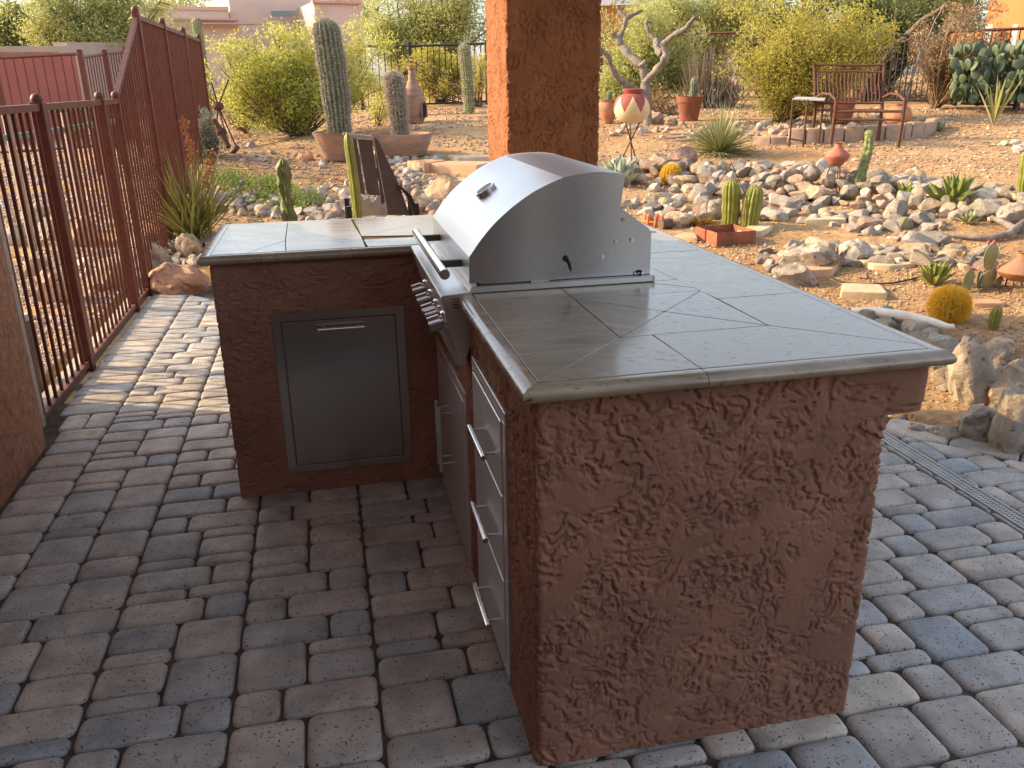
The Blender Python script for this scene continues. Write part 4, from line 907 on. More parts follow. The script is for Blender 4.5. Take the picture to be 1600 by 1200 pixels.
# gravel and pebbles
oct_ = np.array([(1, 0, 0), (-1, 0, 0), (0, 1, 0), (0, -1, 0), (0, 0, 1), (0, 0, -1)], float); octf = np.array([(0, 2, 4), (2, 1, 4), (1, 3, 4), (3, 0, 4), (2, 0, 5), (1, 2, 5), (3, 1, 5), (0, 3, 5)])
def scatter(name, matn, label, n, region, size, cat):
    mb = MB(); x0, x1, y0, y1, yp = region; px = rng.uniform(x0, x1, n*2); py = y0+(y1-y0)*rng.random(n*2)**yp; C = []; Sz = []
    # march all rays together
    D = FW*F_PX + RT*(px-800)[:, None] - UP*(py-600)[:, None]; D /= np.linalg.norm(D, axis=1, keepdims=True); t = np.full(len(px), 3.0)
    for it in range(60):
        P = CAM+D*t[:, None]; h = P[:, 2]-terr0(P[:, 0], P[:, 1]); t = t+np.clip(h/np.maximum(-D[:, 2], .02), -2, 2)*.6
    P = CAM+D*t[:, None]; z = terr(P[:, 0], P[:, 1]); ok = (z > -.04) & (t < 30) & (D[:, 2] < -.01); 
    cl = fbm(P[:, 0]*.9, P[:, 1]*.9, 3, 8) > -.12+rng.normal(size=len(P))*.12; ok &= cl
    P = P[ok][:n]; z = z[ok][:n]; s = ((P-CAM)@FW)/F_PX; r = s*size*rng.lognormal(0, .35, len(P)); r = np.clip(r, .004, .03); P[:, 2] = z+r*.25
    O = oct_[None]*(1+rng.normal(size=(len(P), 6, 1))*.22)*np.stack([rng.uniform(.7, 1.3, len(P)), rng.uniform(.7, 1.3, len(P)), rng.uniform(.5, .9, len(P))], 1)[:, None]
    a = rng.uniform(0, 6.28, len(P)); ca, sa = np.cos(a)[:, None], np.sin(a)[:, None]; O = np.stack([O[..., 0]*ca-O[..., 1]*sa, O[..., 0]*sa+O[..., 1]*ca, O[..., 2]], -1)
    V = (P[:, None]+O*r[:, None, None]).reshape(-1, 3); Fq = (octf[None]+6*np.arange(len(P))[:, None, None]).reshape(-1, 3)
    mb.add(V, Fq, np.repeat(rng.random(len(P)), 8)); mb.obj(name, M[matn], None, label=label, category=cat, kind='stuff')
scatter('pebbles', 'pebble', 'small brown and tan pebbles strewn over the dirt of the cactus garden', 30000, (330, 1640, 170, 640, 1.4), 1.8, 'pebbles')
scatter('gravel', 'gravel', 'grey and pink gravel covering the yard beyond the fence', 12000, (-30, 260, 185, 640, 1.0), 2.4, 'gravel')

# ------------------------------------------------------------------ fences
XF = -1.70
def post(par, x, y, z0, h, w=.05, ball=True, matn='rust'):
    m_ = MB(); box(m_, x-w/2, x+w/2, y-w/2, y+w/2, z0, z0+h, .003); o = m_.obj('post', M[matn], par)
    if ball: m_ = MB(); lathe(m_, [(.0005, .042), (.018, .038), (.027, .025), (.03, .01), (.024, -.004), (.02, -.02)], (x, y, z0+h), 16); m_.obj('ball_cap', M[matn], o, True)
lf = thing('low_fence', 'low rust brown metal fence with ball topped posts beside the pavers', 'fence', (XF, 3.5, 0))
for y, w in ((3.42, .062), (4.74, .06), (5.22, .045)): post(lf, XF, y, -.03, 1.43, w)
m_ = MB(); box(m_, XF-.03, XF-.001, 2.36, 2.40, 0, 1.40, .003); box(m_, XF-.012, XF+.02, 2.50, 2.55, 0, 1.40, .003); m_.obj('gate_jamb', M['rustgrey'], lf, kind='stuff')
def hrail(par, y0, y1, z0, z1, w=.036, h=.034, x=XF, matn='rust'):
    m_ = MB(); V = [(x+a*w/2, y, z+b*h/2) for y, z in ((y0, z0), (y1, z1)) for a, b in ((-1, -1), (1, -1), (1, 1), (-1, 1))]
    m_.add(V, [(0, 1, 2, 3), (7, 6, 5, 4), (0, 4, 5, 1), (1, 5, 6, 2), (2, 6, 7, 3), (3, 7, 4, 0)]); return m_.obj('rail', M[matn], par)
for a, b in ((2.4, 3.389), (3.451, 4.71), (4.77, 5.198)): hrail(lf, a, b, 1.375, 1.375); hrail(lf, a, b, .03, .03, .036, .03)
def bars(par, ys, zb, zt, x=XF, w=.0145, matn='rust'):
    me = None
    for y in ys:
        z0, z1 = zb(y), zt(y)
        if me is None: m_ = MB(); box(m_, -w/2, w/2, -w/2, w/2, 0, 1); me = m_.mesh('bar', M[matn])
        o = link('bar', me, par, A(x, y, z0)-worldloc(par)); o.scale = (1, 1, z1-z0)
bars(lf, [y for y in np.arange(2.60, 5.2, .105) if min(abs(y-3.42), abs(y-4.74)) > .045], lambda y: .045, lambda y: 1.36)
tf = thing('tall_fence', 'tall rust brown metal fence stepping up from the low fence and running to the back', 'fence', (XF, 8, .3))
gz = lambda y: float(terr(XF+.0, y)) if y > 5.6 else .0
ys_ = [6.45, 7.75, 9.1, 10.45]
for y in ys_: post(tf, XF, y, gz(y)-.05, 2.04-gz(y)+.05, .055)
hrail(tf, 5.245, 6.42, 1.41, 1.985); m_ = None
for a, b in zip(ys_[:-1], ys_[1:]): hrail(tf, a+.028, b-.028, 2.0, 2.0)
hrail(tf, 5.26, 6.42, .05, max(.06, gz(6.4)+.03))
for a, b in zip(ys_[:-1], ys_[1:]): hrail(tf, a+.028, b-.028, gz(a)+.05, gz(b)+.05)
topz = lambda y: 1.985 if y > 6.42 else 1.41+(y-5.245)/(6.42-5.245)*.575-.02
bars(tf, [y for y in np.arange(5.30, 10.45, .10) if min(abs(y-q) for q in ys_) > .04], lambda y: gz(y)+.03, topz)
m_ = MB(); box(m_, -1.82, -1.735, 2.4, 5.35, -.06, .012, .004); m_.obj('kerb_strip', M['concrete'], None, kind='structure')
# bollard light behind the fence
P = G(77, 603); P = A(-1.93, 3.22, 0); t = thing('path_light', 'dark round bollard light with a pale top behind the fence near the wall', 'light', P)
m_ = MB(); cyl(m_, P+A(0, 0, -.05), P+A(0, 0, .34), .05, 20); m_.obj('post', M['darkgrey'], t, True, 40)
m_ = MB(); cyl(m_, P+A(0, 0, .34), P+A(0, 0, .37), .054, 20, .045); m_.obj('cap', M['palegrey'], t, True, 40)
# teal rails
tr = thing('teal_railing', 'low teal pipe railing with two rails seen through the fence', 'railing', AT(80, 240, 9.5))
m_ = MB(); a, b = AT(-40, 178, 8.6), AT(158, 164, 10.3); cyl(m_, a, b, .028, 10); m_.obj('rail', M['teal'], tr, True)
m_ = MB(); a, b = AT(-40, 223, 8.6), AT(180, 190, 10.6); cyl(m_, a, b, .028, 10); m_.obj('rail', M['teal'], tr, True)
for px, d in ((8, 9.0), (100, 9.7), (148, 10.2)):
    a = AT(px, 176, d); m_ = MB(); cyl(m_, (a[0], a[1], float(terr(a[0], a[1]))-.05), a, .035, 8); m_.obj('post', M['rustgrey'], tr, True)

def far_fence(label, pts, matn, step=.11, name='metal_fence', hgt=1.35, barw=.016, posts=True, drop=0):
    """pts: (px, py of the top rail, distance)"""
    W = [AT(*q) for q in pts]; t = thing(name, label, 'fence', (W[0][0], W[0][1], float(terr(W[0][0], W[0][1])))); bm_ = MB()
    for a, b in zip(W[:-1], W[1:]):
        m_ = MB(); tube(m_, [a, b], .022, 4); m_.obj('rail', M[matn], t)
        L = np.linalg.norm(b-a); n = max(2, int(L/step)); 
        m2 = MB(); lo = lambda p: A(p[0], p[1], max(float(terr(p[0], p[1])), p[2]-hgt)+.06); tube(m2, [lo(a), lo(b)], .018, 4); m2.obj('rail', M[matn], t)
        for k in range(n): p = a+(b-a)*k/n; q = lo(p); box(bm_, p[0]-barw/2, p[0]+barw/2, p[1]-barw/2, p[1]+barw/2, q[2], p[2])
    if posts:
        for a in W: m_ = MB(); q = float(terr(a[0], a[1])); box(m_, a[0]-.035, a[0]+.035, a[1]-.035, a[1]+.035, min(q, a[2]-hgt)-.05, a[2]+.06, .004); m_.obj('post', M[matn], t)
    bm_.obj('bars', M[matn], t, kind='stuff')
far_fence('distant dark metal fence behind the bushes left of the pillar', [(560, 72, 17.5), (640, 72, 17.3), (760, 68, 17)], 'black')
far_fence('distant rusty metal fence behind the dead tree', [(940, 56, 17.5), (1087, 53, 17), (1230, 48, 17), (1360, 48, 16.5)], 'oldrust')
far_fence('dark metal fence of closely set bars behind the bench', [(1365, 52, 16.2), (1470, 58, 15.8)], 'black', .09, 'dark_fence')
far_fence('orange rust metal fence in front of the orange house', [(1482, 50, 15.4), (1610, 44, 15.0)], 'rust', .12)
far_fence('far metal fence in front of the dusty red wall', [(-60, 92, 15), (-10, 91, 14.8), (125, 84, 14.5)], 'rust', .12)
far_fence('metal fence of thin lit bars between the red wall and the tall fence', [(126, 90, 13.5), (164, 84, 14.5), (196, 80, 15.4)], 'rust', .11)

# ------------------------------------------------------------------ buildings behind
def pxwall(t, name, x0, x1, ytop, d0, d1, matn, thick=.5, zb=-.2):
    a, b = AT(x0, ytop, d0), AT(x1, ytop, d1); zt = (a[2]+b[2])/2 if abs(a[2]-b[2]) < .3 else None
    n = A(-(b[1]-a[1]), b[0]-a[0], 0); n /= np.linalg.norm(n); 
    if n@FW < 0: n = -n
    V = []
    for o in (0, 1):
        for p in (a, b): V += [(*(p+n*thick*o)[:2], zb), (*(p+n*thick*o)[:2], p[2])]
    m_ = MB(); m_.add(V, [(0, 2, 3, 1), (4, 5, 7, 6), (0, 1, 5, 4), (2, 6, 7, 3), (1, 3, 7, 5), (0, 4, 6, 2)]); return m_.obj(name, M[matn], t)
hs = thing('pale_house', 'long low pale pink desert house with parapet roofs beyond the trees', 'house', AT(450, 90, 42))
pxwall(hs, 'wall', 215, 356, 13, 44, 44.5, 'pinkhouse', 6); pxwall(hs, 'parapet_trim', 213, 357, 10, 43.9, 44.4, 'pinktrim', .3, AT(300, 15, 44)[2])
pxwall(hs, 'wall', 356, 492, -10, 45, 46, 'pinkhouse', 6); pxwall(hs, 'wall', 490, 566, 2, 42, 42.5, 'pinkhouse', 6)
pxwall(hs, 'parapet_trim', 488, 568, 0, 41.8, 42.3, 'pinktrim', .3, AT(500, 5, 42)[2])
pxwall(hs, 'wall', 120, 372, 30, 40, 40, 'pinkhouse', 4); pxwall(hs, 'parapet_trim', 270, 373, 28, 39.6, 39.8, 'pinktrim', .3, AT(300, 32, 40)[2]); pxwall(hs, 'window', 424, 462, 17, 44.6, 44.8, 'glass', .2, AT(440, 24, 44)[2])
pxwall(hs, 'patio_beam', 300, 420, 36, 39.3, 39.5, 'pinktrim', .5, AT(300, 39, 40)[2])
h2 = thing('garden_wall', 'long grey tan garden wall behind the fence at the far left', 'wall', AT(50, 100, 26))
pxwall(h2, 'wall', -80, 128, 72, 26, 26, 'tanwall', .4); pxwall(h2, 'wall', 104, 210, 66, 27, 30, 'tanwall', .4)
h3 = thing('red_wall', 'dusty red stucco wall with a sunlit top behind the far fence', 'wall', AT(50, 120, 19))
pxwall(h3, 'wall', -90, 117, 86, 19, 19, 'redwall', .5); pxwall(h3, 'sunlit_top', -90, 92, 81, 19.2, 19.2, 'terracotta', .5, AT(50, 86, 19)[2])  # lighter strip stands for sunlight along the wall's top
h4 = thing('orange_house', 'bright orange stucco house with white window frames at the right edge', 'house', AT(1560, 60, 21))
pxwall(h4, 'wall', 1556, 1700, -60, 21, 20, 'orangehouse', 5); pxwall(h4, 'wall', 1478, 1560, 46, 21.8, 21.2, 'orangehouse', 3)
for x0, x1 in ((1540, 1552), (1583, 1592)): w = pxwall(h4, 'window', x0, x1, 38, 20.6, 20.6, 'white', .1, AT(x0, 76, 20.6)[2])
h5 = thing('beige_roof_house', 'distant beige house roof showing between the pillar and the dead tree', 'house', AT(970, 60, 38))
pxwall(h5, 'wall', 905, 1010, 9, 38, 38, 'orangehouse', 5); pxwall(h5, 'roof', 905, 1012, -1, 37.8, 37.8, 'white', 6, AT(950, 9, 38)[2])
h6 = thing('low_house', 'low brown shingled roof far behind the bushes left of the pillar', 'house', AT(700, 80, 34))
a, b = AT(675, 66, 34), AT(735, 66, 34); m_ = MB(); c = (a+b)/2; m_.add([a+A(0, 0, -1.2), b+A(0, 0, -1.2), b, a, c+A(-.6, 0, .5)+FW*2, c+A(.2, 0, .5)+FW*2], [(0, 1, 2, 3), (3, 2, 5, 4), (0, 3, 4), (1, 5, 2)]); m_.obj('roof', M['tanwall'], h6)

# ------------------------------------------------------------------ trees and bushes
def bush(name, label, cat, bpx, bpy, clumps, nst, nl, leaf, bark='bark', ll=4.2, lw=2.0, r0=.02, jit=4, group=None, sec=6, ter=4, dist=None, **kw):
    if dist is None: P = G(bpx, bpy)
    else: q = AT(bpx, bpy, dist); P = A(q[0], q[1], float(terr(q[0], q[1])))
    s = SC(P); d = math.hypot(P[0]-CAM[0], P[1]-CAM[1]); t = thing(name, label, cat, P, group)
    crown_plant(t, P, pxclumps(clumps, d), nst, nl, ll*s, lw*s, M[leaf], M[bark], r0, jit*s, sec, ter=ter, **kw); return t
bush('creosote_bush', 'large airy yellow green creosote bush behind the big cactus', 'bush', 470, 212, [(395, 105, 66, 48), (470, 95, 76, 54), (560, 95, 66, 50), (510, 62, 86, 34), (348, 128, 30, 52), (430, 138, 60, 30), (600, 95, 36, 44), (415, 62, 62, 26)], 64, 44000, 'creosote', r0=.020, ll=4.4, lw=2.1, jit=6, sec=9, low=1)
bush('creosote_bush', 'low yellow green creosote bush between the clay chimenea and the pillar', 'bush', 690, 162, [(690, 105, 44, 26), (665, 115, 32, 26), (722, 112, 34, 24), (660, 90, 30, 14)], 36, 20000, 'creosoteo', r0=.018, ll=4, lw=2.2, jit=5)
bush('creosote_bush', 'tall olive yellow creosote bush behind the bench', 'bush', 1222, 190, [(1200, 100, 60, 60), (1270, 70, 80, 68), (1330, 60, 60, 60), (1240, 30, 90, 45), (1190, 140, 42, 30), (1340, 120, 44, 40), (1290, 130, 50, 30)], 60, 42000, 'creosoteo', r0=.02, ll=4.6, lw=2.1, jit=7, sec=8)
bush('creosote_bush', 'small thin creosote sprig behind the second potted cactus', 'bush', 592, 198, [(590, 160, 22, 26), (605, 150, 18, 20)], 14, 900, 'creosote', r0=.008)
bush('scrub_bush', 'pale olive scrub behind the dead tree', 'bush', 990, 182, [(960, 90, 40, 60), (1010, 70, 46, 50), (985, 130, 48, 34), (1070, 90, 40, 40)], 40, 26000, 'paloverde', r0=.02, ll=7, lw=1.8, dist=15.5, jit=8)
bush('scrub_bush', 'brown twiggy scrub at the foot of the dead tree', 'bush', 1030, 190, [(1030, 150, 34, 26), (1060, 165, 30, 18), (1000, 160, 26, 22)], 26, 900, 'drytwig', r0=.01, sec=7, ter=2, dist=14.2)
bush('palo_verde_tree', 'sprawling pale green palo verde tree behind the tall fence', 'tree', 158, 78, [(150, 25, 70, 40), (105, 0, 60, 26), (200, 0, 70, 24), (90, 35, 60, 36), (220, 20, 60, 36), (40, 45, 50, 32), (270, 45, 50, 26), (180, 55, 70, 22), (120, -15, 90, 22)], 44, 60000, 'paloverde', 'greenbark', r0=.12, ll=4.6, lw=1.5, jit=9, sec=9, dist=30, ter=5)
bush('mesquite_tree', 'dark rounded green tree at the top left corner', 'tree', 30, 80, [(35, 30, 34, 26), (75, 40, 30, 26), (5, 50, 30, 26)], 24, 26000, 'mesquite', r0=.12, ll=5, lw=2.6, jit=8, dist=34)
bush('palo_verde_tree', 'broad misty green palo verde tree left of the pillar', 'tree', 660, 90, [(640, 20, 70, 38), (700, 40, 60, 34), (610, 45, 50, 28), (745, 20, 50, 44), (590, 10, 44, 26), (680, -10, 80, 30), (660, 60, 70, 24)], 44, 60000, 'paloverde', 'greenbark', r0=.1, ll=4.6, lw=1.5, jit=9, sec=9, dist=27)
bush('palo_verde_tree', 'pale green palo verde tree beyond the fence behind the dead tree', 'tree', 1090, 70, [(1050, 15, 70, 34), (1120, 25, 60, 34), (1000, 35, 50, 26), (1160, 5, 60, 34), (1075, 55, 60, 20)], 44, 56000, 'paloverde', 'greenbark', r0=.09, ll=5, lw=1.6, jit=9, sec=9, dist=24)
bush('mesquite_tree', 'dark green mesquite tree with a leaning trunk right of the tall creosote bush', 'tree', 1362, 118, [(1390, 20, 60, 36), (1440, 5, 60, 34), (1370, 60, 40, 34), (1480, 15, 46, 30), (1340, 10, 40, 40), (1420, 60, 36, 26)], 34, 34000, 'mesquite', 'bark', r0=.07, ll=6, lw=2.2, jit=9, sec=8, dist=17)
bush('dry_bush', 'dry orange brown twiggy shrub hanging over the fence at the right', 'bush', 1470, 105, [(1470, 45, 44, 36), (1520, 30, 44, 30), (1450, 75, 26, 28), (1540, 55, 34, 22)], 46, 9000, 'drytwig', 'drytwig', r0=.014, sec=8, ter=3, dist=14.9, ll=6, lw=1.3)
bush('desert_tree', 'hazy green trees far behind the pale house', 'tree', 300, 60, [(340, -2, 60, 14), (250, 5, 60, 14), (540, 25, 50, 16), (560, -5, 60, 20)], 24, 20000, 'paloverde', 'greenbark', r0=.1, dist=58, ll=4.5, lw=2.2, jit=9)
bush('desert_tree', 'distant green trees filling the gap right of the dead tree', 'tree', 1210, 60, [(1210, 0, 80, 40), (1300, -5, 80, 34), (1420, -5, 80, 34), (1120, -5, 70, 30), (1520, 0, 50, 34), (1470, -10, 60, 40), (1535, 25, 36, 36), (1560, -20, 60, 30), (1000, 10, 50, 26), (1150, 40, 60, 24), (1440, 40, 60, 30)], 34, 50000, 'mesquite', 'bark', r0=.1, dist=32, ll=5, lw=2.4, jit=10)
bush('desert_tree', 'yellow green brush at the foot of the far fence left of the pillar', 'bush', 745, 128, [(748, 105, 18, 24), (640, 100, 20, 20)], 18, 2600, 'creosoteo', 'bark', r0=.02, dist=16.4, ll=4, lw=1.6)
bush('sage_shrub', 'soft grey green shrub against the end of the tall fence', 'shrub', 322, 246, [(322, 215, 20, 28), (312, 190, 14, 16), (330, 232, 20, 14)], 30, 3200, 'greygreen', 'greygreen', r0=.008, ll=7, lw=2, up=.8)
bush('dry_shrub', 'low grey dry shrub under the left of the big creosote bush', 'shrub', 385, 208, [(385, 175, 36, 20), (360, 165, 20, 22)], 34, 1100, 'drytwig', 'drytwig', r0=.008, sec=6)
bush('dry_shrub', 'low dead brown tuft of twigs beside the rusty wheel', 'shrub', 378, 204, [(378, 194, 22, 8)], 18, 300, 'drytwig', 'bark', r0=.01)
bush('dry_shrub', 'grey dry brush between the dark fence and the prickly pear mass', 'shrub', 1420, 158, [(1410, 135, 24, 16), (1440, 140, 22, 14), (1380, 140, 20, 14), (1525, 140, 50, 12)], 44, 1500, 'drytwig', 'drytwig', r0=.01)
# ground cover with purple flowers
P, s = sized(420, 318); t = thing('flowering_ground_cover', 'low green mat of purple flowered verbena behind the back counter', 'ground cover', P)
C = []; 
for px, py, rx, ry in ((385, 303, 34, 18), (430, 310, 44, 18), (360, 285, 22, 14), (470, 318, 26, 12), (410, 292, 30, 12)):
    a = rng.uniform(0, 6.28, 1500); u = np.sqrt(rng.random(1500)); 
    for x, y in zip(px+rx*u*np.cos(a), py+ry*u*np.sin(a)): C.append((x, y))
C = np.array(C); g = np.array([G(x, y) for x, y in C[::25]]); idx = rng.integers(0, len(g), 9000); C3 = g[idx]+rng.normal(size=(9000, 3))*A(.05, .07, 0)+np.stack([np.zeros(9000), np.zeros(9000), np.abs(rng.normal(size=9000))*.045+.01], 1)
m_ = MB(); leaves(m_, C3, .028, .013, .6); m_.obj('foliage', M['ground_leaf'], t, kind='stuff')
C4 = g[rng.integers(0, len(g), 170)]+np.stack([rng.normal(size=170)*.05, rng.normal(size=170)*.06, rng.uniform(.05, .11, 170)], 1); m_ = MB(); leaves(m_, C4, .03, .028, .2); m_.obj('flowers', M['petal'], t, kind='stuff')

# ------------------------------------------------------------------ cacti and pots on the left
P, s = sized(528, 250); t = thing('potted_cactus', 'tallest thick ribbed cactus standing in a round grey clay pot', 'cactus', P)
pot(t, [(.001, 0), (21*s, 0), (25*s, 8*s), (33*s, 36*s), (36*s, 42*s), (34*s, 42*s), (30*s, 36*s)], 'bowl', n=40, soil=(31*s, 36*s))
ribbed(t, 166*s, 18.5*s, 18, .24, 'cactus', 'spinew', 3.4*s, 5.5*s, 11, (-9*s, 0), off=(6*s, 0, 36*s), taper=.84, nseg=30, w=.0032, bulge=.04)
m_ = MB(); lathe(m_, [(.0005, .0), (4*s, 0), (4*s, 2*s), (.0005, 3*s)], P, 10)
P, s = sized(628, 243); t = thing('potted_cactus', 'shorter white spined ribbed cactus in a low wide clay bowl', 'cactus', P)
pot(t, [(.001, 0), (36*s, 0), (44*s, 16*s), (48*s, 30*s), (47*s, 33*s), (45*s, 33*s), (42*s, 27*s)], 'bowl', n=48, soil=(43*s, 27*s))
ribbed(t, 94*s, 12.2*s, 16, .22, 'cactus', 'spinew', 2.8*s, 6.5*s, 13, (-5*s, 0), off=(-1*s, 0, 26*s), taper=.78, nseg=20, w=.0032)
P, s = sized(733, 177); t = thing('column_cactus', 'slim ribbed column cactus standing alone left of the pillar', 'cactus', P); ribbed(t, 100*s, 8.2*s, 16, .14, 'cactusdry', 'spinew', 4*s, 4*s, 6, (-5*s, 0), taper=.85, w=.004)
P, s = sized(654, 192); 
t = thing('chimenea', 'brown clay chimenea with a bottle neck and dark fire mouth behind the bowl cactus', 'chimenea', P); pr = [(.001, 0), (14*s, 0), (17*s, 8*s), (19*s, 20*s), (19*s, 32*s), (16*s, 44*s), (10.5*s, 54*s), (7*s, 62*s), (5.5*s, 74*s), (5.5*s, 77*s), (7*s, 78*s), (7*s, 82*s), (4.5*s, 82*s), (4.5*s, 70*s)]
pot(t, pr, 'bowl', 'body', n=36, c=P+A(-6*s, 0, 0)); m_ = MB(); cx = P+A(6.2*s, -12.5*s, 17*s); pts = []
for a in np.linspace(0, PI, 9): pts.append(cx+A(math.cos(a)*5.5*s*.8, math.cos(a)*5.5*s*.6, math.sin(a)*8*s+6*s))
pts = [cx+A(5.5*s*.8, 5.5*s*.6, -9*s)]+pts+[cx+A(-5.5*s*.8, -5.5*s*.6, -9*s)]; dd = A(.6, -.8, 0)*3*s; n_ = len(pts)
m_.add([p+dd*.9 for p in pts]+[p-dd for p in pts], [tuple(range(n_))]+[(k, (k+1) % n_, (k+1) % n_+n_, k+n_) for k in range(n_)]); m_.obj('fire_mouth', M['blackmark'], t)  # black slab stands for the dark inside the mouth
m_ = MB(); tube(m_, [p+dd for p in pts], 1.3*s, 6); m_.obj('mouth_rim', M['bowl'], t, True)
P = AT(312, 70, 14); P[2] = float(terr(P[0], P[1])); s = SC(P); t = thing('column_cactus', 'yellowish column cactus top showing above the end of the tall fence', 'cactus', P); ribbed(t, AT(312, 27, 14)[2]-P[2], 7*s, 14, .12, 'cactusdry', 'spinew', 5*s, 3*s, 4, w=.002)
# totem and column cacti by the counter
def totem(label, p0, p1, r, skin, lumps, seed, ribs=5):
    t = thing('totem_cactus', label, 'cactus', p0); n = 34; th = np.arange(30)*2*PI/30; m_ = MB(); V = []; n = 60
    ax = A(*p1)-A(*p0)
    for i in range(n):
        u = i/(n-1); c = A(*p0)+ax*u+A(.25*r*math.sin(u*7+seed), .2*r*math.cos(u*5), 0); rr_ = r*(1+lumps*.3*perlin(np.array([u*9]), np.array([seed*1.7]), seed)[0])*(1 if u < .93 else max(.05, math.sqrt(max(0, 1-((u-.93)/.07)**2))))
        f = rr_*(1+.26*(np.abs(np.cos(th*ribs/2))-.5)+lumps*.8*perlin(np.cos(th)*1.9+u*22, np.sin(th)*1.9+seed+u*9, seed+2)); V.append(np.stack([c[0]+f*np.cos(th), c[1]+f*np.sin(th), np.full(30, c[2])], 1))
    V = np.concatenate(V); k = np.arange(30); m_.add(V, np.concatenate([np.stack([i*30+k, i*30+(k+1) % 30, (i+1)*30+(k+1) % 30, (i+1)*30+k], 1) for i in range(n-1)])); m_.obj('stem', M[skin], t, True)
    return t
def uy(px, py, Y): d = ray(px, py); return CAM+d*(Y-CAM[1])/d[1]
a = uy(562, 345, 3.6); b = uy(543, 207, 3.6); t = totem('smooth yellow green cactus stem rising behind the counter in front of the black chair', A(a[0]+.01, 3.6, .0), b, .024, 'cactusyel', .12, 3, 4)
a = uy(458, 345, 3.6); b = uy(440, 247, 3.6); t = totem('knobbly green totem cactus rising behind the left part of the back counter', A(a[0]+.02, 3.6, .0), b, .032, 'cactusdry', .75, 6, 5)
# black slatted chair behind the counter
ch = thing('slatted_chair', 'black high backed chair with tall slits and a grey seat behind the counter', 'chair', (0, 3.75, 0))
def Y3(px, py, Y=3.75): return uy(px, py, Y)
def strip(nm, q, mt, dy=.018, par=ch):
    P4 = [Y3(*a_) if len(a_) == 2 else uy(*a_) for a_ in q]; n_ = len(P4); m_ = MB(); m_.add(P4+[p+A(0, dy, 0) for p in P4], [tuple(range(n_))[::-1], tuple(range(n_, 2*n_))]+[(k, (k+1) % n_, (k+1) % n_+n_, k+n_) for k in range(n_)]); return m_.obj(nm, M[mt], par)
strip('top_rail', [(536, 211, 3.73), (537, 207, 3.73), (583, 213, 3.73), (583, 219, 3.73)], 'palegrey', .03)
for nm, q in (('slat', [(551, 216), (557, 217), (571, 305), (563, 302)]), ('slat', [(559, 217), (581, 219), (594, 306), (573, 304)]),
              ('slat', [(560, 217, 3.80), (566, 217, 3.80), (592, 270, 3.80), (587, 300, 3.80)]), ('side_panel', [(583, 214), (590, 218), (624, 289), (640, 336), (598, 336)]), ('slat', [(541, 216), (550, 217), (561, 302), (548, 300)])): strip(nm, q, 'darkgrey')
for q in ([(550, 217, 3.742), (551.3, 217, 3.742), (564.2, 304, 3.742), (563, 304, 3.742)], [(558, 217, 3.742), (559.3, 217, 3.742), (574.2, 305, 3.742), (573, 305, 3.742)], [(582.5, 215, 3.742), (584, 215, 3.742), (606, 330, 3.742), (604.4, 330, 3.742)]): strip('edge_piping', q, 'palegrey', .004)
strip('seat', [(548, 337, 3.74), (554, 306, 3.74), (563, 300, 3.74), (568, 314, 3.74), (576, 307, 3.74), (582, 317, 3.74), (592, 305, 3.74), (597, 320, 3.74), (603, 313, 3.74), (606, 337, 3.74)], 'palegrey', .02)
strip('armrest', [(622, 289, 3.70), (626, 290, 3.70), (642, 305, 3.70), (656, 334, 3.70), (648, 336, 3.70), (636, 308, 3.70)], 'black', .06)
for x, y in ((-.2, 3.72), (.2, 3.72), (-.2, 4.1), (.2, 4.1)): m_ = MB(); box(m_, x-.015, x+.015, y-.015, y+.015, -.01, .78); m_.obj('leg', M['black'], ch)
# hesperaloe clump
P, s = sized(306, 376); t = thing('hesperaloe', 'clump of long olive strap leaves with dried flower stalks left of the counter', 'yucca', P); m_ = MB()
for i in range(170):
    a = rng.uniform(0, 6.28); e = rng.uniform(.6, 1.52); L = rng.uniform(70, 165)*s; blade(m_, P+A(rng.normal()*9*s, rng.normal()*9*s, 0), (math.cos(a)*math.cos(e), math.sin(a)*math.cos(e), math.sin(e)), L, rng.uniform(2.6, 4.8)*s, .3, rng.uniform(.0, .6), 7, .5, 1.1, rng.random())
m_.obj('foliage', M['hesper'], t, True, 60, kind='stuff')
for (x1, y1, fl) in ((288, 196, 1), (262, 260, 0), (345, 215, 0), (330, 250, 1), (356, 265, 0)):
    m_ = MB(); tip = AT(x1, y1, math.hypot(P[0]-CAM[0], P[1]-CAM[1])+rng.uniform(-.1, .1)); Q = stem(m_, P, tip, .007, .003, .1, 5, 8); m_.obj('flower_stalk', M['drystalk'], t, True)
    if fl: f_ = MB(); C = Q[-3:][rng.integers(0, 3, 160)]+rng.normal(size=(160, 3))*A(.02, .02, .04); leaves(f_, C, .035, .022, .3); f_.obj('dried_flowers', M['flower'], t, kind='stuff')
# white figurine
P, s = sized(268, 300); t = thing('garden_figurine', 'small white plaster figurine standing on the stones by the fence', 'figurine', P)
m_ = MB(); lathe(m_, [(.001, 0), (11*s, 0), (10*s, 6*s), (8*s, 14*s), (5*s, 20*s), (3.4*s, 22*s)], P, 16, rfun=lambda th, z: 1+.18*np.sin(th*3)); m_.obj('body', M['white'], t, True)
m_ = MB(); lathe(m_, [(.001, 20*s), (4*s, 23*s), (5*s, 28*s), (4.2*s, 33*s), (1*s, 36*s)], P, 14); m_.obj('head', M['white'], t, True)
m_ = MB(); tube(m_, [P+A(-8*s, -3*s, 14*s), P+A(-12*s, -6*s, 18*s), P+A(-4*s, -9*s, 20*s), P+A(6*s, -8*s, 16*s)], [2.6*s, 2.8*s, 2.6*s, 2*s], 8); m_.obj('arms', M['white'], t, True)
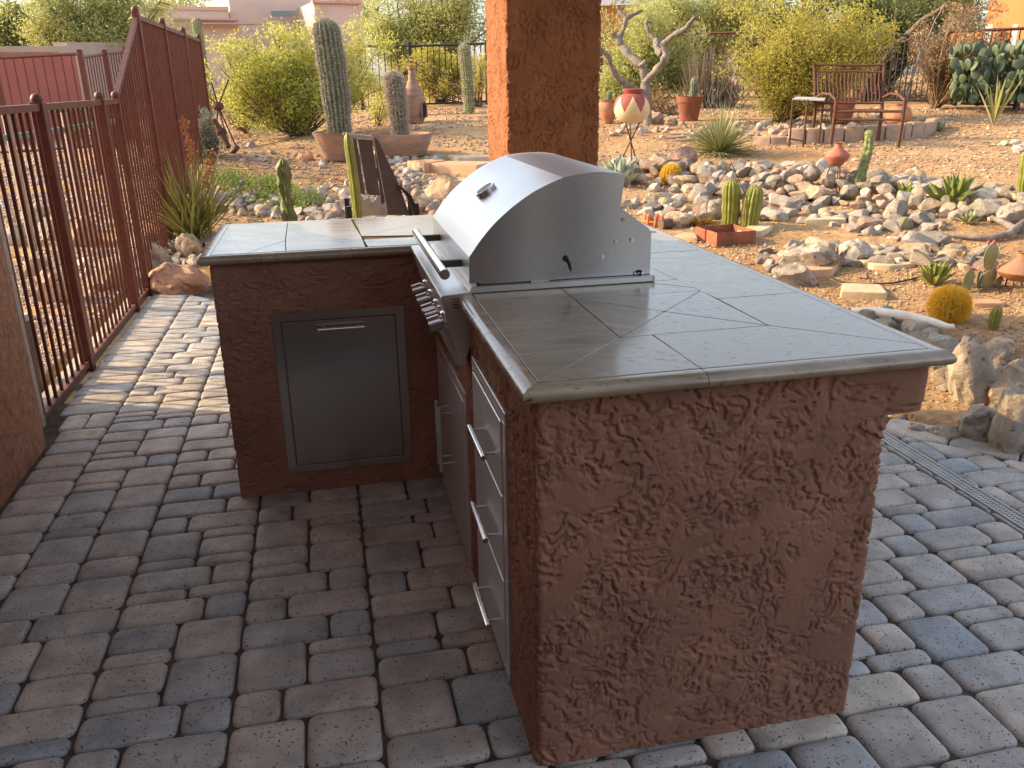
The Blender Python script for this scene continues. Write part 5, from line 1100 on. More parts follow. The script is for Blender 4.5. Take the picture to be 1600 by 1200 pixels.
# rusty wheel
P, s = sized(352, 240); t = thing('rusty_wheel', 'large rusty iron wheel with thin spokes leaning by the fence end', 'wheel', P); c = AT(346, 182, math.hypot(P[0]-CAM[0], P[1]-CAM[1])); Rw = c[2]-P[2]+.02; tl = A(.62, -.35, 0); tl = tl/np.linalg.norm(tl)
ring = [c+tl*Rw*.62*math.cos(a)+A(0, 0, 1)*Rw*math.sin(a) for a in np.linspace(PI*.95, PI*1.72, 14)]; m_ = MB(); tube(m_, ring, np.linspace(.012, .03, 14), 6); m_.obj('rim', M['oldrust'], t, True)
m_ = MB(); lathe(m_, [(.001, -.05), (.05, -.035), (.06, 0), (.05, .035), (.001, .05)], AT(341, 166, 10.3), 12); m_.obj('hub', M['oldrust'], t, True)
m_ = MB(); lathe(m_, [(.001, -.05), (.05, -.035), (.06, 0), (.05, .035), (.001, .05)], AT(346, 206, 10.1), 12); m_.obj('hub', M['oldrust'], t, True)
hb = AT(341, 166, 10.3)
for x, y in ((357, 124), (330, 128), (372, 236), (350, 200), (328, 152), (336, 216)): m_ = MB(); cyl(m_, hb, AT(x, y, 10.25), .009, 5); m_.obj('spoke', M['oldrust'], t, True)
m_ = MB(); tube(m_, [AT(334, 186, 10.1), AT(343, 200, 10.1), AT(352, 220, 10.05), AT(357, 230, 10.0)], [.02, .035, .04, .03], 6); m_.obj('blade', M['oldrust'], t, True)
# flagstones left of the grill
def flag(label, pts, hpx, matn, name='flagstone', lift=0.):
    Q = [G(x, y) for x, y in pts]; c = np.mean(Q, 0); s = SC(c); z = max(q[2] for q in Q)+lift; pl = [(q[0], q[1]) for q in Q]
    if area(pl) < 0: pl = pl[::-1]
    m_ = MB(); m_.v = []; plate(m_, pl, z-.25, z+hpx*s, .006, .02, 3, jit=.03, seed=len(label)); o = m_.mesh(name, M[matn], True, 40, c); return link(name, o, None, c, label=label, category='flagstone')
flag('cracked orange flagstone left of its neighbour in front of the bowl cactus', [(636, 262), (680, 252), (697, 259), (663, 272)], 5, 'flag')
flag('orange flagstone slab partly behind the grill hood', [(668, 268), (700, 258), (775, 262), (745, 276)], 6, 'flag')
flag('thin grey tan flagstone in the shade behind the orange slabs', [(700, 247), (765, 246), (770, 254), (715, 258)], 4, 'flagtan')
flag('small orange flagstone under the edge of the big orange slab', [(690, 284), (742, 280), (735, 290), (700, 292)], 3, 'flag')

# ------------------------------------------------------------------ right hand garden
# painted pot on tripod
P, s = sized(983, 262); t = thing('painted_pot', 'round cream pot with a dark red star pattern held up on a thin rusty tripod', 'pot', P)
c0 = P+A(2*s, 0, 66*s); pr = [(.001, 0)]+[(28*s*math.sin(a)**.85, 24*s*(1-math.cos(a))) for a in np.linspace(.25, 2.35, 26)]+[(13*s, 44*s), (15*s, 47*s), (16*s, 50*s), (14*s, 51*s), (12.5*s, 46*s), (.01, 40*s)]
def star(V, Fs):
    C = V[Fs].mean(1)-c0; a = np.arctan2(C[:, 1], C[:, 0])-.35; tri = np.abs(((a/(2*PI)*7) % 1)-.5)*2; z = C[:, 2]/s; return (z > 17+23*(1-tri)**1.0).astype(int)
m_ = MB(); lathe(m_, pr, c0, 280, mi=star); m_.obj('pot', [M['cream'], M['starred']], t, True, 60)
for a in (0, 2.1, 4.2):
    m_ = MB(); o = A(math.cos(a+.4), math.sin(a+.4), 0); tube(m_, [P+o*20*s+A(0, 0, -3*s), P-o*17*s*.55+A(2*s, 0, 70*s)-o*4*s, P-o*24*s+A(2*s, 0, 84*s)], 1.1*s, 6); m_.obj('tripod_leg', M['oldrust'], t, True)
P, s = sized(950, 192); t = thing('clay_planter', 'orange clay urn holding a tiny cactus beside the pillar', 'planter', P)
pot(t, [(.001, 0), (7*s, 0), (9*s, 5*s), (16*s, 20*s), (15.5*s, 26*s), (12.5*s, 31*s), (14.5*s, 35*s), (13*s, 35*s), (11*s, 31*s)], 'terracotta', n=28, soil=(11*s, 32*s)); ribbed(t, 16*s, 4.5*s, 10, .15, 'cactus', 'spinew', 2.5*s, 2*s, 4, off=(1*s, 0, 31*s), nseg=8)
P, s = sized(1076, 189); t = thing('potted_cactus', 'dark terracotta flower pot with a short upright cactus in front of the dry stalks', 'cactus', P)
pot(t, [(.001, 0), (14*s, 0), (18*s, 26*s), (18.5*s, 27*s), (19.5*s, 27*s), (21*s, 36*s), (19.5*s, 36*s), (18*s, 30*s)], 'terradark', n=32, soil=(18*s, 32*s)); ribbed(t, 32*s, 5.5*s, 12, .14, 'cactus', 'spinew', 3*s, 2.5*s, 4, off=(6*s, 0, 31*s), nseg=12)
# dead tree: tapered limbs along traced lines with their own depth
P = G(1011, 196); D0 = math.hypot(P[0]-CAM[0], P[1]-CAM[1]); t = thing('dead_tree', 'bare grey dead cholla tree skeleton with forked crooked limbs right of the pillar', 'tree', P)
def limb(nm, pts, par=None, n=9):
    W = [AT(x, y, D0+dd) for x, y, r, dd in pts]; s = SC(P); rad = [q[2]*s for q in pts]
    u = np.linspace(0, len(W)-1, len(W)*4); W = np.array(W); k = np.arange(len(W)); Q = np.stack([np.interp(u, k, W[:, i]) for i in range(3)], 1); Q[1:-1] = (Q[:-2]+2*Q[1:-1]+Q[2:])/4; rr_ = np.interp(u, k, rad)*(1+.16*np.sin(u*5.3)+.1*np.sin(u*11))
    m_ = MB(); tube(m_, Q, rr_, n); 
    for V in m_.v: V += .006*np.stack([perlin(V[:, 0]*14, V[:, 2]*14, 1), perlin(V[:, 1]*14, V[:, 2]*14, 2), perlin(V[:, 0]*14, V[:, 1]*14, 3)], 1)*1.5
    return m_.obj(nm, M['wood'], par or t, True)
limb('trunk', [(1013, 204, 7, 0), (1012, 175, 7, 0), (1011, 150, 7.5, 0), (1008, 132, 7, 0), (1006, 108, 6, 0), (1001, 98, 5.5, -.05)])
limb('branch', [(1010, 150, 5, 0), (988, 137, 5, -.15), (966, 124, 5, -.3), (955, 104, 4.5, -.4), (950, 88, 4, -.45), (938, 77, 3.8, -.5), (925, 72, 3, -.5)])
limb('branch', [(1003, 102, 6, 0), (983, 88, 6, .1), (972, 72, 5.5, .2), (966, 62, 4.5, .2), (958, 53, 4, .2)])
limb('branch', [(967, 64, 3.8, .2), (975, 44, 3.4, .25), (979, 28, 3.6, .25), (968, 18, 3.2, .3), (964, 8, 2.4, .3)]); limb('branch', [(979, 28, 3.4, .25), (992, 22, 3, .3), (1003, 15, 2, .35)])
limb('branch', [(1009, 128, 6, 0), (1022, 114, 5.6, -.1), (1034, 100, 5.2, -.2), (1041, 86, 5, -.2), (1036, 66, 5, -.2)])
limb('branch', [(1036, 70, 4.5, -.2), (1052, 55, 4, -.3), (1070, 46, 4, -.4), (1086, 26, 2.2, -.5)]); limb('branch', [(1034, 86, 5, -.1), (1026, 76, 5.5, 0), (1026, 62, 5, .1)])
limb('branch', [(1026, 64, 4, .1), (1014, 52, 3, .15), (1010, 38, 3, .15), (1011, 32, 2.5, .15), (1020, 34, 1.6, .15)])
# dry stalk clump
P, s = sized(1110, 168); t = thing('dry_stalk_clump', 'upright clump of dry pinkish brown stalks behind the dark terracotta pot', 'plant', P); m_ = MB()
for i in range(150):
    x = rng.normal()*24; y0 = rng.uniform(20, 95)*(1-.25*abs(x)/50); tip = P+A(x*s*1.25, rng.normal()*16*s, y0*s); tube(m_, [P+A(x*.7*s, rng.normal()*12*s, 0), (P+A(x*.85*s, 0, 0)+tip)/2+A(0, 0, 4*s)+rng.normal(size=3)*2*s, tip], [1.3*s, 1.1*s, .5*s], 4, rng.random(), False)
for i in range(50):
    a = rng.uniform(0, 6.28); x = A(math.cos(a), math.sin(a), 0)*s; b = P+A(15*s+rng.normal()*14*s, 0, 0); tube(m_, [b, b+x*14+A(0, 0, rng.uniform(22, 38)*s), b+x*30+A(0, 0, rng.uniform(4, 14)*s)], [1.2*s, 1.1*s, .7*s], 4, rng.random(), False)
m_.obj('stalks', M['drystalk'], t, True, kind='stuff')
# grass tree yucca
P, s = sized(1124, 242); t = thing('narrowleaf_yucca', 'spiky silvery green ball of narrow yucca leaves behind the stone row', 'yucca', P); m_ = MB()
for i in range(420):
    a = rng.uniform(0, 6.28); e = math.asin(rng.uniform(-.08, 1)); d = A(math.cos(a)*math.cos(e), math.sin(a)*math.cos(e), math.sin(e)); blade(m_, P+A(0, 0, 5*s)+d*3*s, d, rng.uniform(54, 74)*s, 2.5*s, .2, rng.uniform(0, .3), 3, .2, 1, rng.random())
m_.obj('foliage', M['yucca'], t, kind='stuff')
# yucca stalk lying on the ground
P, s = sized(1060, 216); t = thing('fallen_stalk', 'pale dry flower stalk lying on the dirt left of the spiky yucca', 'stalk', P)
for k, (a, b) in enumerate((((1036, 219), (1108, 213)), ((1042, 211), (1088, 212)), ((1050, 222), (1105, 219)))):
    m_ = MB(); tube(m_, [G(*a)+A(0, 0, 2*s), (G(*a)+G(*b))/2+A(0, 0, 3*s), G(*b)+A(0, 0, 3*s)], [.8*s, 2.6*s, 2*s], 6); m_.obj('dry_leaf', M['drystalk'], t, True)
rosette('pale grey green broad leaved agave just right of the grill behind the counter', 'agave', 968, 290, 30, 40, 15, 'agavepale', fold=.35, e0=.35, taper=1.8)
# barrels
def barrel(label, px, py, rpx, hpx, nrib=18, L=5, per=7, spine='spiney', name='barrel_cactus', w=.0014, zst=3, skin='barrelskin'):
    P, s = sized(px, py); t = thing(name, label, 'cactus', P); n = 20; pr = [(max(.0005, rpx*s*math.sin(a)**.8), hpx*s*.5*(1-math.cos(a))) for a in np.linspace(.12, PI-.02, n)]
    m_ = MB(); lathe(m_, pr, P, nrib*5, rfun=lambda th, z: 1+.12*(np.abs(np.cos(th*nrib/2))-.5)); m_.obj('body', M[skin], t, True); s_ = MB(); spines(s_, pr, P, nrib, zst*s, L*s, per, w=w); s_.obj('spines', M[spine], t, kind='stuff'); return t
barrel('small round golden barrel cactus in front of the long stone row', 1048, 286, 14, 28, L=4.5, per=14, zst=2.0, w=.0022)
t = barrel('large shaggy golden spined barrel cactus near the right edge', 1480, 500, 24, 46, 22, 11, 18, zst=2.4, w=.0018)
barrel('small green round cactus at the end of the block edging', 1468, 205, 6.5, 14, 12, 2, 4, 'spinew', skin='cactusdry', name='round_cactus')
P, s = sized(1140, 354); t = thing('twin_cactus', 'left taller ribbed yellow green cactus behind the rusty metal planter', 'cactus', P); ribbed(t, 70*s, 12.5*s, 14, .20, 'cactusyel', 'spinebr', 4*s, 3.4*s, 5, (-2*s, 0), taper=.85, nseg=18, w=.0012)
P, s = sized(1170, 356); t = thing('twin_cactus', 'right leaning ribbed yellow green cactus behind the rusty metal planter', 'cactus', P); ribbed(t, 63*s, 13.5*s, 15, .20, 'cactusyel', 'spinebr', 4*s, 3.4*s, 5, (6*s, 0), taper=.85, nseg=18, w=.0012)
# rusty box planter
P, s = sized(1131, 386); t = thing('metal_box_planter', 'square rusty sheet metal planter on the ground with two tall rods', 'planter', P); t.rotation_euler.z = 0
ca, cb = G(1119, 389), G(1086, 372); e1 = A(cb[0]-ca[0], cb[1]-ca[1], 0); L1 = np.linalg.norm(e1); e1 /= L1; cc = G(1180, 382); e2 = A(cc[0]-ca[0], cc[1]-ca[1], 0); L2 = np.linalg.norm(e2); e2 /= L2; hh = 27*s; z0_ = ca[2]-.02; cor = [A(ca[0], ca[1], z0_), A(*(ca+e2*L2)[:2], z0_), A(*(ca+e2*L2+e1*L1)[:2], z0_), A(*(ca+e1*L1)[:2], z0_)]
M['planterrust'] = mat('orange_rust_sheet', [(.30, .10, .05)], .75, ns=9, mix=.35, bump=.2, bs=60, blotch=((.12, .07, .05), 8, .5, .68))
for k in range(4):
    a, b = cor[k], cor[(k+1) % 4]; d = (b-a)/np.linalg.norm(b-a); nn_ = A(-d[1], d[0], 0)*.004; m_ = MB(); V = [a, b, b+A(0, 0, hh), a+A(0, 0, hh), a+nn_, b+nn_, b+nn_+A(0, 0, hh), a+nn_+A(0, 0, hh)]; m_.add(V, [(0, 1, 2, 3), (7, 6, 5, 4), (3, 2, 6, 7), (0, 4, 5, 1), (0, 3, 7, 4), (1, 5, 6, 2)]); m_.obj('side_sheet', M['planterrust'], t)
m_ = MB(); m_.add([c+A(0, 0, hh*.45) for c in cor], [(0, 1, 2, 3)]); m_.obj('soil', M['soil'], t)
for k in range(5): q = np.mean(cor, 0)+A(rng.normal()*.04, rng.normal()*.03, hh*.5); o = link('stone', ROCKS['grey'][k], t, q-P); o.scale = (.028, .024, .02)
top_ = (cor[0]+cor[2])/2; ap = AT(1143, 255, math.hypot(*(P-CAM)[:2]))
for a, b in (((cor[0]+cor[3])/2-e2*.006, 1), ((cor[1]+cor[2])/2+e2*.006, 1)): m_ = MB(); mid = A(a[0], a[1], z0_+hh*2.6); tube(m_, [a+A(0, 0, -.01), mid, ap], .0035, 6); m_.obj('rod', M['oldrust'], t, True)
# orange clay ring
P, s = sized(1022, 352); t = thing('clay_ornament', 'small orange clay ring of figures just right of the grill', 'ornament', P+A(0, 0, 0))
for k in range(7):
    a = k*2*PI/7; c = P+A(math.cos(a)*14*s, math.sin(a)*14*s, 0); m_ = MB(); lathe(m_, [(.001, 0), (4*s, 0), (3.4*s, 8*s), (2*s, 11*s), (3*s, 14*s), (.001, 17*s)], c, 10); m_.obj('figure', M['orangeclay'], t, True)
m_ = MB(); an = np.linspace(0, 2*PI, 20); tube(m_, [P+A(math.cos(a)*14*s, math.sin(a)*14*s, 7*s) for a in an], 2.2*s, 6); m_.obj('ring', M['orangeclay'], t, True)
P, s = sized(1040, 358); t = thing('fallen_log_piece', 'short dark hollow log piece lying beside the orange clay ornament', 'log', P); m_ = MB(); tube(m_, [P+A(-10*s, -3*s, 7*s), P+A(8*s, 2*s, 7*s)], [8*s, 9*s], 14); m_.obj('log', M['bark'], t, True, 50)
P, s = sized(1096, 352); t = thing('dry_grass_tuft', 'fuzzy yellow dry grass tuft left of the twin cacti', 'grass tuft', P); m_ = MB()
for cx_ in (-12, 8):
    C = P+A(cx_*s, 0, 0)+np.zeros((700, 3)); d = unit(700); d[:, 2] = np.abs(d[:, 2]); leaves(m_, C+d*9*s*rng.uniform(.5, 1.2, (700, 1)), 12*s, 1.2*s, 0, d)
m_.obj('foliage', M['gtuft'], t, kind='stuff')
# red clay urn on stand, totem, agaves
P, s = sized(1300, 302); t = thing('clay_urn', 'red brown squat clay urn on a thin three legged stand in the stone row', 'urn', P); c = P+A(2*s, 0, 40*s)
pot(t, [(.001, 0), (7*s, 0), (12*s, 5*s), (18*s, 13*s), (18.5*s, 16*s), (16*s, 20*s), (9*s, 25*s), (5.5*s, 29*s), (5*s, 33*s), (7.5*s, 35*s), (6*s, 35.3*s), (4*s, 32*s)], 'redclay', 'urn', 32, c)
for a in (.3, 2.4, 4.5): m_ = MB(); o = A(math.cos(a), math.sin(a), 0); tube(m_, [P+o*17*s+A(0, 0, -3*s), c+o*8*s+A(0, 0, 3*s)], 1*s, 5); m_.obj('stand_leg', M['oldrust'], t, True)
P, s = sized(1343, 300); totem('pale green knobbly totem cactus standing in the stone row right of the red urn', P, P+A(5*s, 0, 92*s), 7*s, 'cactusdry', .35, 9, 4)
P, s = sized(1597, 318); t = thing('column_cactus', 'yellow green ribbed cactus column cut by the right edge of the photo', 'cactus', P); ribbed(t, 82*s, 10*s, 12, .2, 'cactusyel', 'spinebr', 5*s, 2.5*s, 4, (-6*s, 0))
rosette('small yellow green agave rosette below the totem cactus', 'agave', 1412, 314, 26, 26, 9, 'agave', fold=.4, e0=.35, e1=1.4)
t = rosette('big many branched yellow green aloe in the middle of the right stone bed', 'aloe', 1488, 325, 46, 48, 14, 'agave', 'tree_aloe', fold=.45, e0=.25, e1=1.45, base=None)
rosette('medium green agave rosette with upright leaves left of the prickly pear', 'agave', 1458, 446, 30, 34, 11, 'agave', fold=.4, e0=.55, e1=1.45)
rosette('small dry brown and green agave under the big aloe', 'agave', 1512, 352, 18, 22, 6, 'yucca', fold=.3)
rosette('little dry yellow agave above the upright agave leaves', 'agave', 1500, 412, 14, 18, 5, 'gtuft', fold=.3)
rosette('upright pale green strappy yucca on the dirt beyond the sandy path', 'yucca', 1552, 196, 11, 74, 5, 'hesper', 'yucca', fold=.4, e0=1.0, e1=1.5, droop=.3)
P, s = sized(1306, 420); t = thing('finger_cactus', 'tan finger cactus with five upright stems near the counter edge', 'cactus', P)
for (dx, h, lx) in ((-6, 30, -8), (-1, 34, -1), (4, 26, 4), (8, 34, 9), (1, 20, 2)): m_ = MB(); tube(m_, [P+A(dx*.4*s, 0, -1*s), P+A(dx*.9*s, -dx*.2*s, h*.5*s), P+A((dx+lx)*s, -dx*.2*s, h*s)], [3.4*s, 3.4*s, 2.2*s], 10); m_.obj('stem', M['rock_pink'], t, True)
# prickly pear
def pad(mb, c, w, h, th, rz, tilt, roll=0):
    m2 = []; n, k = 20, 9; V = []
    for i in range(k+1):
        v = -1+2*i/k; rr_ = math.sqrt(max(0, 1-v*v))*(1 if v < 0 else 1)*(.86+.14*v)
        for j in range(n): a = 2*PI*j/n; V.append((rr_*math.cos(a)*w/2, rr_*math.sin(a)*th/2, v*h/2+h/2))
    V = np.array(V); Rm = np.array((Matrix.Rotation(rz, 3, 'Z') @ Matrix.Rotation(tilt, 3, 'X') @ Matrix.Rotation(roll, 3, 'Y'))); V = V@Rm.T+c
    kk = np.arange(n); mb.add(V, np.concatenate([np.stack([i*n+kk, i*n+(kk+1) % n, (i+1)*n+(kk+1) % n, (i+1)*n+kk], 1) for i in range(k)]), rng.random()); return A(*c)+Rm@A(0, 0, h)
P, s = sized(1530, 452); t = thing('prickly_pear', 'pinkish prickly pear with broad round pads and pink fruit near the right edge', 'cactus', P)
for (dx, dy, z, w, h, rz, tl_, rl, mt) in ((-22, 0, -2, 26, 36, .1, .1, -.1, 'pad'), (4, 6, -2, 22, 30, .5, -.1, .1, 'padgreen'), (12, 0, -2, 30, 34, 0, .1, .05, 'pad'), (10, 2, 28, 32, 44, .1, .05, .05, 'pad'), (-6, -4, 0, 18, 28, .9, .1, .2, 'padgreen'), (26, -2, 0, 18, 22, .2, .1, .5, 'pad')):
    m_ = MB(); pad(m_, P+A(dx*s, dy*s, z*s), w*s, h*s, 5*s, rz, tl_, rl); m_.obj('pad', M[mt], t, True)
for dx in (2, 12): m_ = MB(); lathe(m_, [(.001, 0), (2.2*s, 2*s), (2.4*s, 5*s), (.001, 8*s)], P+A(dx*s, 0, 69*s), 8); m_.obj('fruit', M['pink'], t, True)
P, s = sized(1410, 360); t = thing('prickly_pear', 'single small yellowish prickly pear pad between the stones', 'cactus', P); m_ = MB(); pad(m_, P, 15*s, 20*s, 6*s, .2, .1, .2); m_.obj('pad', M['pad'], t, True)
t = thing('prickly_pear', 'dark green thicket of prickly pear pads in front of the orange house fence', 'cactus', G(1550, 160)); m_ = MB()
for k in range(520):
    px = rng.uniform(1486, 1640); py = 76+90*rng.random()**.8; q = AT(px, py, 14.6+rng.uniform(-.6, .6)); q[2] = max(q[2], float(terr(q[0], q[1]))-.02); s2 = SC(q); pad(m_, q, rng.uniform(11, 17)*s2, rng.uniform(14, 20)*s2, 3*s2, rng.uniform(0, 3.1), rng.normal()*.3, rng.normal()*.4)
m_.obj('pads', M['padgreen'], t, True, kind='stuff')
P, s = sized(1588, 452); t = thing('clay_urn', 'wide squat orange clay urn on a low iron stand at the right edge', 'urn', P); c = P+A(2*s, 0, 14*s)
pot(t, [(.001, 0), (16*s, 0), (28*s, 6*s), (34*s, 14*s), (30*s, 20*s), (16*s, 30*s), (9*s, 36*s), (9*s, 42*s), (12*s, 44*s), (10*s, 44.5*s), (7*s, 40*s)], 'terracotta', 'urn', 40, c)
for a in (.5, 1.9, 3.6, 5.2): m_ = MB(); o = A(math.cos(a), math.sin(a), 0); tube(m_, [P+o*18*s+A(0, 0, -4*s), c+o*18*s+A(0, 0, 3*s)], 1.2*s, 5); m_.obj('stand_leg', M['oldrust'], t, True)
P, s = sized(1551, 516); t = thing('column_cactus', 'small dry yellow ribbed cactus finger right of the shaggy golden barrel', 'cactus', P); ribbed(t, 36*s, 7*s, 10, .2, 'cactusyel', 'spinebr', 3*s, 3*s, 6, (2*s, 0), nseg=12)
# dead cholla branch on the ground and bleached log
P, s = sized(1540, 372); t = thing('cholla_skeleton', 'grey curved cholla wood branch lying on the dirt at the right', 'log', P)
m_ = MB(); tube(m_, [G(x, y)+A(0, 0, z*s) for x, y, z in ((1480, 372, 5), (1510, 376, 6), (1545, 378, 6), (1575, 372, 7), (1605, 352, 9), (1640, 340, 8))], [3*s, 4*s, 5*s, 6*s, 7*s, 6*s], 9); m_.obj('branch', M['wood'], t, True)
m_ = MB(); tube(m_, [G(x, y)+A(0, 0, z*s) for x, y, z in ((1548, 350, 10), (1565, 356, 10), (1590, 366, 8))], [4*s, 5*s, 6*s], 8); m_.obj('branch', M['wood'], t, True)
P, s = sized(1420, 505); t = thing('bleached_log', 'smooth bleached white wood log lying behind the counter edge at the right', 'log', P)
m_ = MB(); W = [G(x, y)+A(0, 0, z*s) for x, y, z in ((1330, 500, 12), (1362, 506, 17), (1410, 515, 20), (1450, 524, 19), (1478, 530, 17), (1488, 531, 19))]; tube(m_, W, [6*s, 9*s, 8*s, 7*s, 5*s, 4*s], 12); m_.obj('log', M['woodpale'], t, True)
for lb, pts, h, mt in (('orange tan flagstone behind the finger cactus at the counter edge', [(1232, 424), (1262, 414), (1312, 418), (1300, 432), (1256, 436)], 6, 'flag'), ('long pale tan flagstone right of the finger cactus', [(1338, 414), (1380, 408), (1432, 420), (1392, 426), (1362, 424)], 4, 'flagtan'),
        ('square tan concrete block lying in the dirt near the counter edge', [(1312, 466), (1316, 446), (1376, 448), (1386, 468)], 5, 'flagtan'), ('pale tan stone slab below the stone row right of the twin cacti', [(1262, 344), (1318, 340), (1322, 350), (1258, 352)], 4, 'flagtan'), ('flat tan stone under the twin cacti', [(1150, 372), (1180, 352), (1208, 358), (1190, 372)], 3, 'flagtan'),
        ('flat orange stone left of the metal box planter', [(1052, 378), (1066, 368), (1086, 370), (1090, 382)], 3, 'flag'), ('pinkish flat stone right of the shaggy barrel cactus', [(1512, 470), (1560, 468), (1572, 478), (1520, 480)], 3, 'flag')): flag(lb, pts, h, mt)
# irrigation hose
def hose(label, pts):
    W = [G(x, y)+A(0, 0, .012) for x, y in pts]; W = np.array(W); k = np.arange(len(W)); u = np.linspace(0, len(W)-1, len(W)*5); Q = np.stack([np.interp(u, k, W[:, i]) for i in range(3)], 1); Q[1:-1] = (Q[:-2]+2*Q[1:-1]+Q[2:])/4
    t = thing('irrigation_hose', label, 'hose', W[0]); m_ = MB(); tube(m_, Q, .006, 6); m_.obj('hose', M['hose'], t, True)
hose('thin black irrigation hose looping round the upright agave', [(1298, 436), (1320, 444), (1360, 446), (1400, 444), (1440, 436), (1448, 430)])
hose('thin black irrigation hose running across the dirt behind the chimenea', [(330, 228), (400, 232), (600, 182), (660, 180), (760, 178)])
# ------------------------------------------------------------------ bench group
P, s = sized(1340, 228); bc = thing('iron_bench', 'rusty iron garden bench with a tall back of curved slats by the raised bed', 'bench', P); D1 = math.hypot(P[0]-CAM[0], P[1]-CAM[1])
def T(nm, pts, r, par=bc, mt='oldrust'): m_ = MB(); s_ = SC(P); tube(m_, [AT(x, y, D1+d) for x, y, d in pts], r*s_*1.3, 6); return m_.obj(nm, M[mt], par, True)
T('back_rail', [(1268, 101, .25), (1300, 101, .25), (1350, 102, .25), (1384, 101, .25)], 1.6); T('back_rail', [(1275, 112, .25), (1330, 111, .25), (1381, 113, .25)], 1.4); T('back_rail', [(1275, 161, .2), (1379, 161, .2)], 1.6)
T('back_post', [(1272, 98, .25), (1274, 130, .25), (1273, 180, .2), (1266, 228, .3)], 2); T('back_post', [(1382, 98, .25), (1380, 130, .25), (1378, 170, .2), (1371, 226, .3)], 2)
for k in range(17): x = 1279+k*5.95; T('slat', [(x, 112, .25), (x-1.2, 130, .22), (x+.8, 148, .2), (x, 161, .2)], 1.0)
T('seat_rail', [(1302, 174, -.15), (1413, 174, -.15)], 1.8); T('seat_rail', [(1275, 172, .2), (1378, 172, .2)], 1.6); T('seat_rail', [(1306, 187, -.15), (1411, 187, -.15)], 1.3)
for k in range(12): x = 1279+k*8.9; T('seat_slat', [(x, 172, .2), (x+30-k*.2, 174, -.15)], .9)
T('front_leg', [(1307, 156, -.15), (1303, 190, -.15), (1298, 226, -.15)], 2.1); T('front_leg', [(1414, 156, -.15), (1410, 190, -.15), (1403, 230, -.15)], 2.1)
T('armrest', [(1275, 152, .2), (1285, 146, .1), (1297, 147, 0), (1306, 156, -.15)], 1.5); T('armrest', [(1380, 152, .2), (1392, 146, .1), (1404, 148, 0), (1414, 157, -.15)], 1.5)
P, s = sized(1262, 228); tb = thing('side_table', 'small square rusty iron side table with a pale top left of the bench', 'table', P); D1 = math.hypot(P[0]-CAM[0], P[1]-CAM[1])
c = [AT(1238, 154, D1-.1), AT(1288, 156, D1-.1), AT(1290, 152, D1+.3), AT(1244, 151, D1+.3)]; m_ = MB(); m_.add(c+[p-A(0, 0, 2*s) for p in c], [(0, 1, 2, 3), (7, 6, 5, 4), (0, 4, 5, 1), (1, 5, 6, 2), (2, 6, 7, 3), (3, 7, 4, 0)]); m_.obj('table_top', M['palegrey'], tb)
for x, xb, d in ((1239, 1233, -.1), (1262, 1254, -.1), (1287, 1278, .1)): T('leg', [(x, 156, d), (xb, 231, d)], 1.2, tb)
T('stretcher', [(1234, 217, -.1), (1254, 220, -.1)], 1, tb); T('apron', [(1240, 163, -.1), (1250, 167, -.1), (1262, 163, -.1), (1275, 166, 0), (1287, 163, .1)], .8, tb)
# curb of blocks
cur = thing('block_edging', 'low curved edging of tan concrete blocks round the raised bed behind the bench', 'edging', G(1340, 222))
path = [(1176, 226), (1204, 227), (1230, 226), (1258, 226), (1286, 225), (1318, 223), (1350, 222), (1382, 221), (1412, 219), (1424, 217), (1444, 214), (1460, 208), (1470, 200)]
for k, (a, b) in enumerate(zip(path[:-1], path[1:])):
    a3, b3 = G(*a), G(*b); d = b3-a3; L = np.linalg.norm(d[:2]); d /= L; n = A(-d[1], d[0], 0); n = n if n@FW > 0 else -n; s = SC(a3); h = (13 if k < 2 else 24 if k < 10 else 21)*s; g = .008
    pl = [(a3+d*g)[:2], (b3-d*g)[:2], (b3-d*g+n*.12)[:2], (a3+d*g+n*.12)[:2]]; pl = [tuple(q) for q in pl]
    if area(pl) < 0: pl = pl[::-1]
    m_ = MB(); plate(m_, pl, a3[2]-.1, a3[2]+h, .012, .015, 3, jit=.02, seed=k); m_.obj('block', M['block'], cur, True, 40)
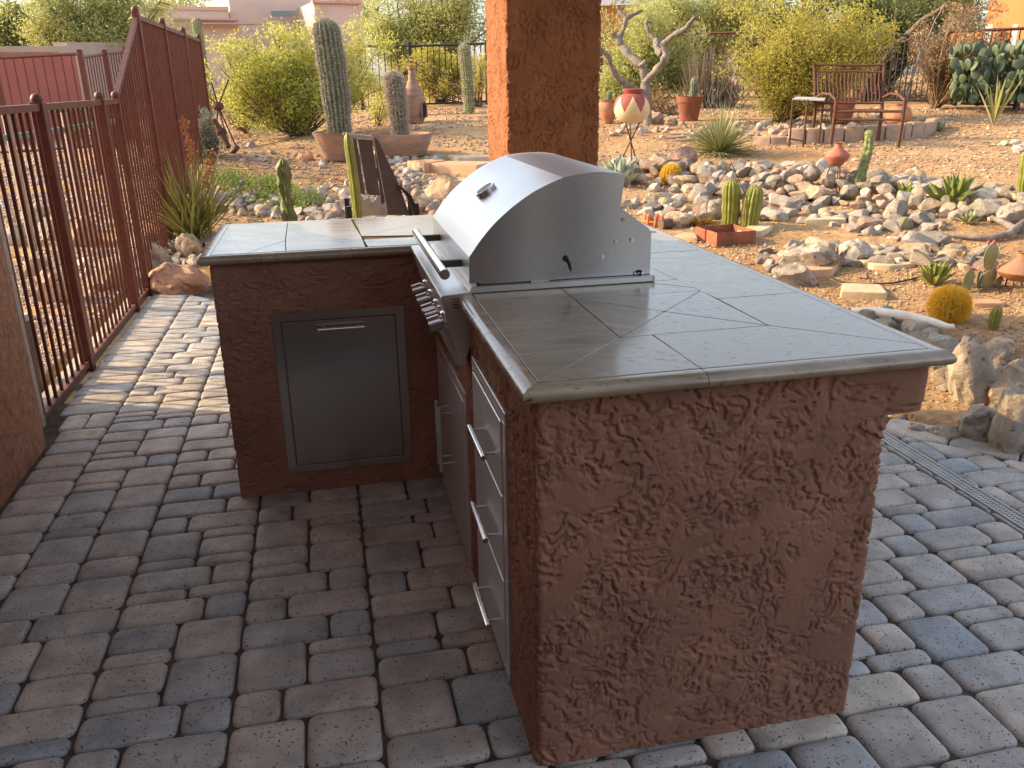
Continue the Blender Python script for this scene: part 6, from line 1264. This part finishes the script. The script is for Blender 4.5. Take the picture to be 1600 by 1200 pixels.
P, s = sized(1330, 196); t = thing('banded_pot', 'banded brown terracotta pot behind the bench slats', 'pot', P+A(0, .25, .03)); pot(t, [(.001, 0), (14*s, 0), (17*s, 12*s), (17.5*s, 14*s), (18*s, 24*s), (18.5*s, 26*s), (19*s, 36*s), (17*s, 36*s), (16*s, 30*s)], 'terradark', soil=(16*s, 31*s))
P, s = sized(1412, 200); t = thing('round_clay_pot', 'round orange clay pot right of the bench front leg', 'pot', P+A(0, .15, .02)); pot(t, [(.001, 0), (12*s, 0), (20*s, 9*s), (21*s, 16*s), (17*s, 25*s), (11*s, 30*s), (12*s, 33*s), (10*s, 33*s), (9*s, 28*s)], 'terracotta')
P, s = sized(1258, 182); t = thing('clay_bowl', 'small clay bowl planter behind the side table', 'pot', P); pot(t, [(.001, 0), (12*s, 0), (20*s, 14*s), (21*s, 20*s), (19*s, 20*s), (16*s, 14*s)], 'terradark', soil=(16*s, 15*s))
P = G(1412, 190); D1 = math.hypot(P[0]-CAM[0], P[1]-CAM[1])+.4; t = thing('bare_sapling', 'thin bare pale branched sapling rising behind the right arm of the bench', 'tree', P); s = SC(P)
for nm, pts, r in (('trunk', [(1414, 175, 0), (1418, 140, 0), (1430, 108, .05), (1438, 82, .1)], 2.0), ('branch', [(1438, 82, .1), (1450, 60, .2), (1462, 30, .2), (1476, 8, .2)], 1.4), ('branch', [(1430, 104, 0), (1446, 84, -.1), (1458, 70, -.1)], 1.2), ('branch', [(1438, 82, .1), (1430, 60, .1), (1436, 40, .2)], 1.1)):
    m_ = MB(); tube(m_, [AT(x, y, D1+d) for x, y, d in pts], [r*s*q for q in np.linspace(1.1, .6, len(pts))], 6); m_.obj(nm, M['wood'], t, True)
P = G(1365, 145); t = thing('leaning_tree_trunk', 'dark leaning mesquite trunk crossing the dark fence behind the bench', 'tree', P); m_ = MB()
for pts, r in (([(1362, 118, 16.5), (1400, 72, 16.3), (1440, 32, 16.1), (1480, 8, 16)], .07), ([(1372, 80, 16.4), (1420, 62, 16.2), (1450, 44, 16)], .045), ([(1396, 110, 16.4), (1398, 60, 16.4), (1400, 0, 16.4)], .03)): tube(m_, [AT(*q) for q in pts], np.linspace(r, r*.4, len(pts)), 7)
m_.obj('trunk', M['bark'], t, True)
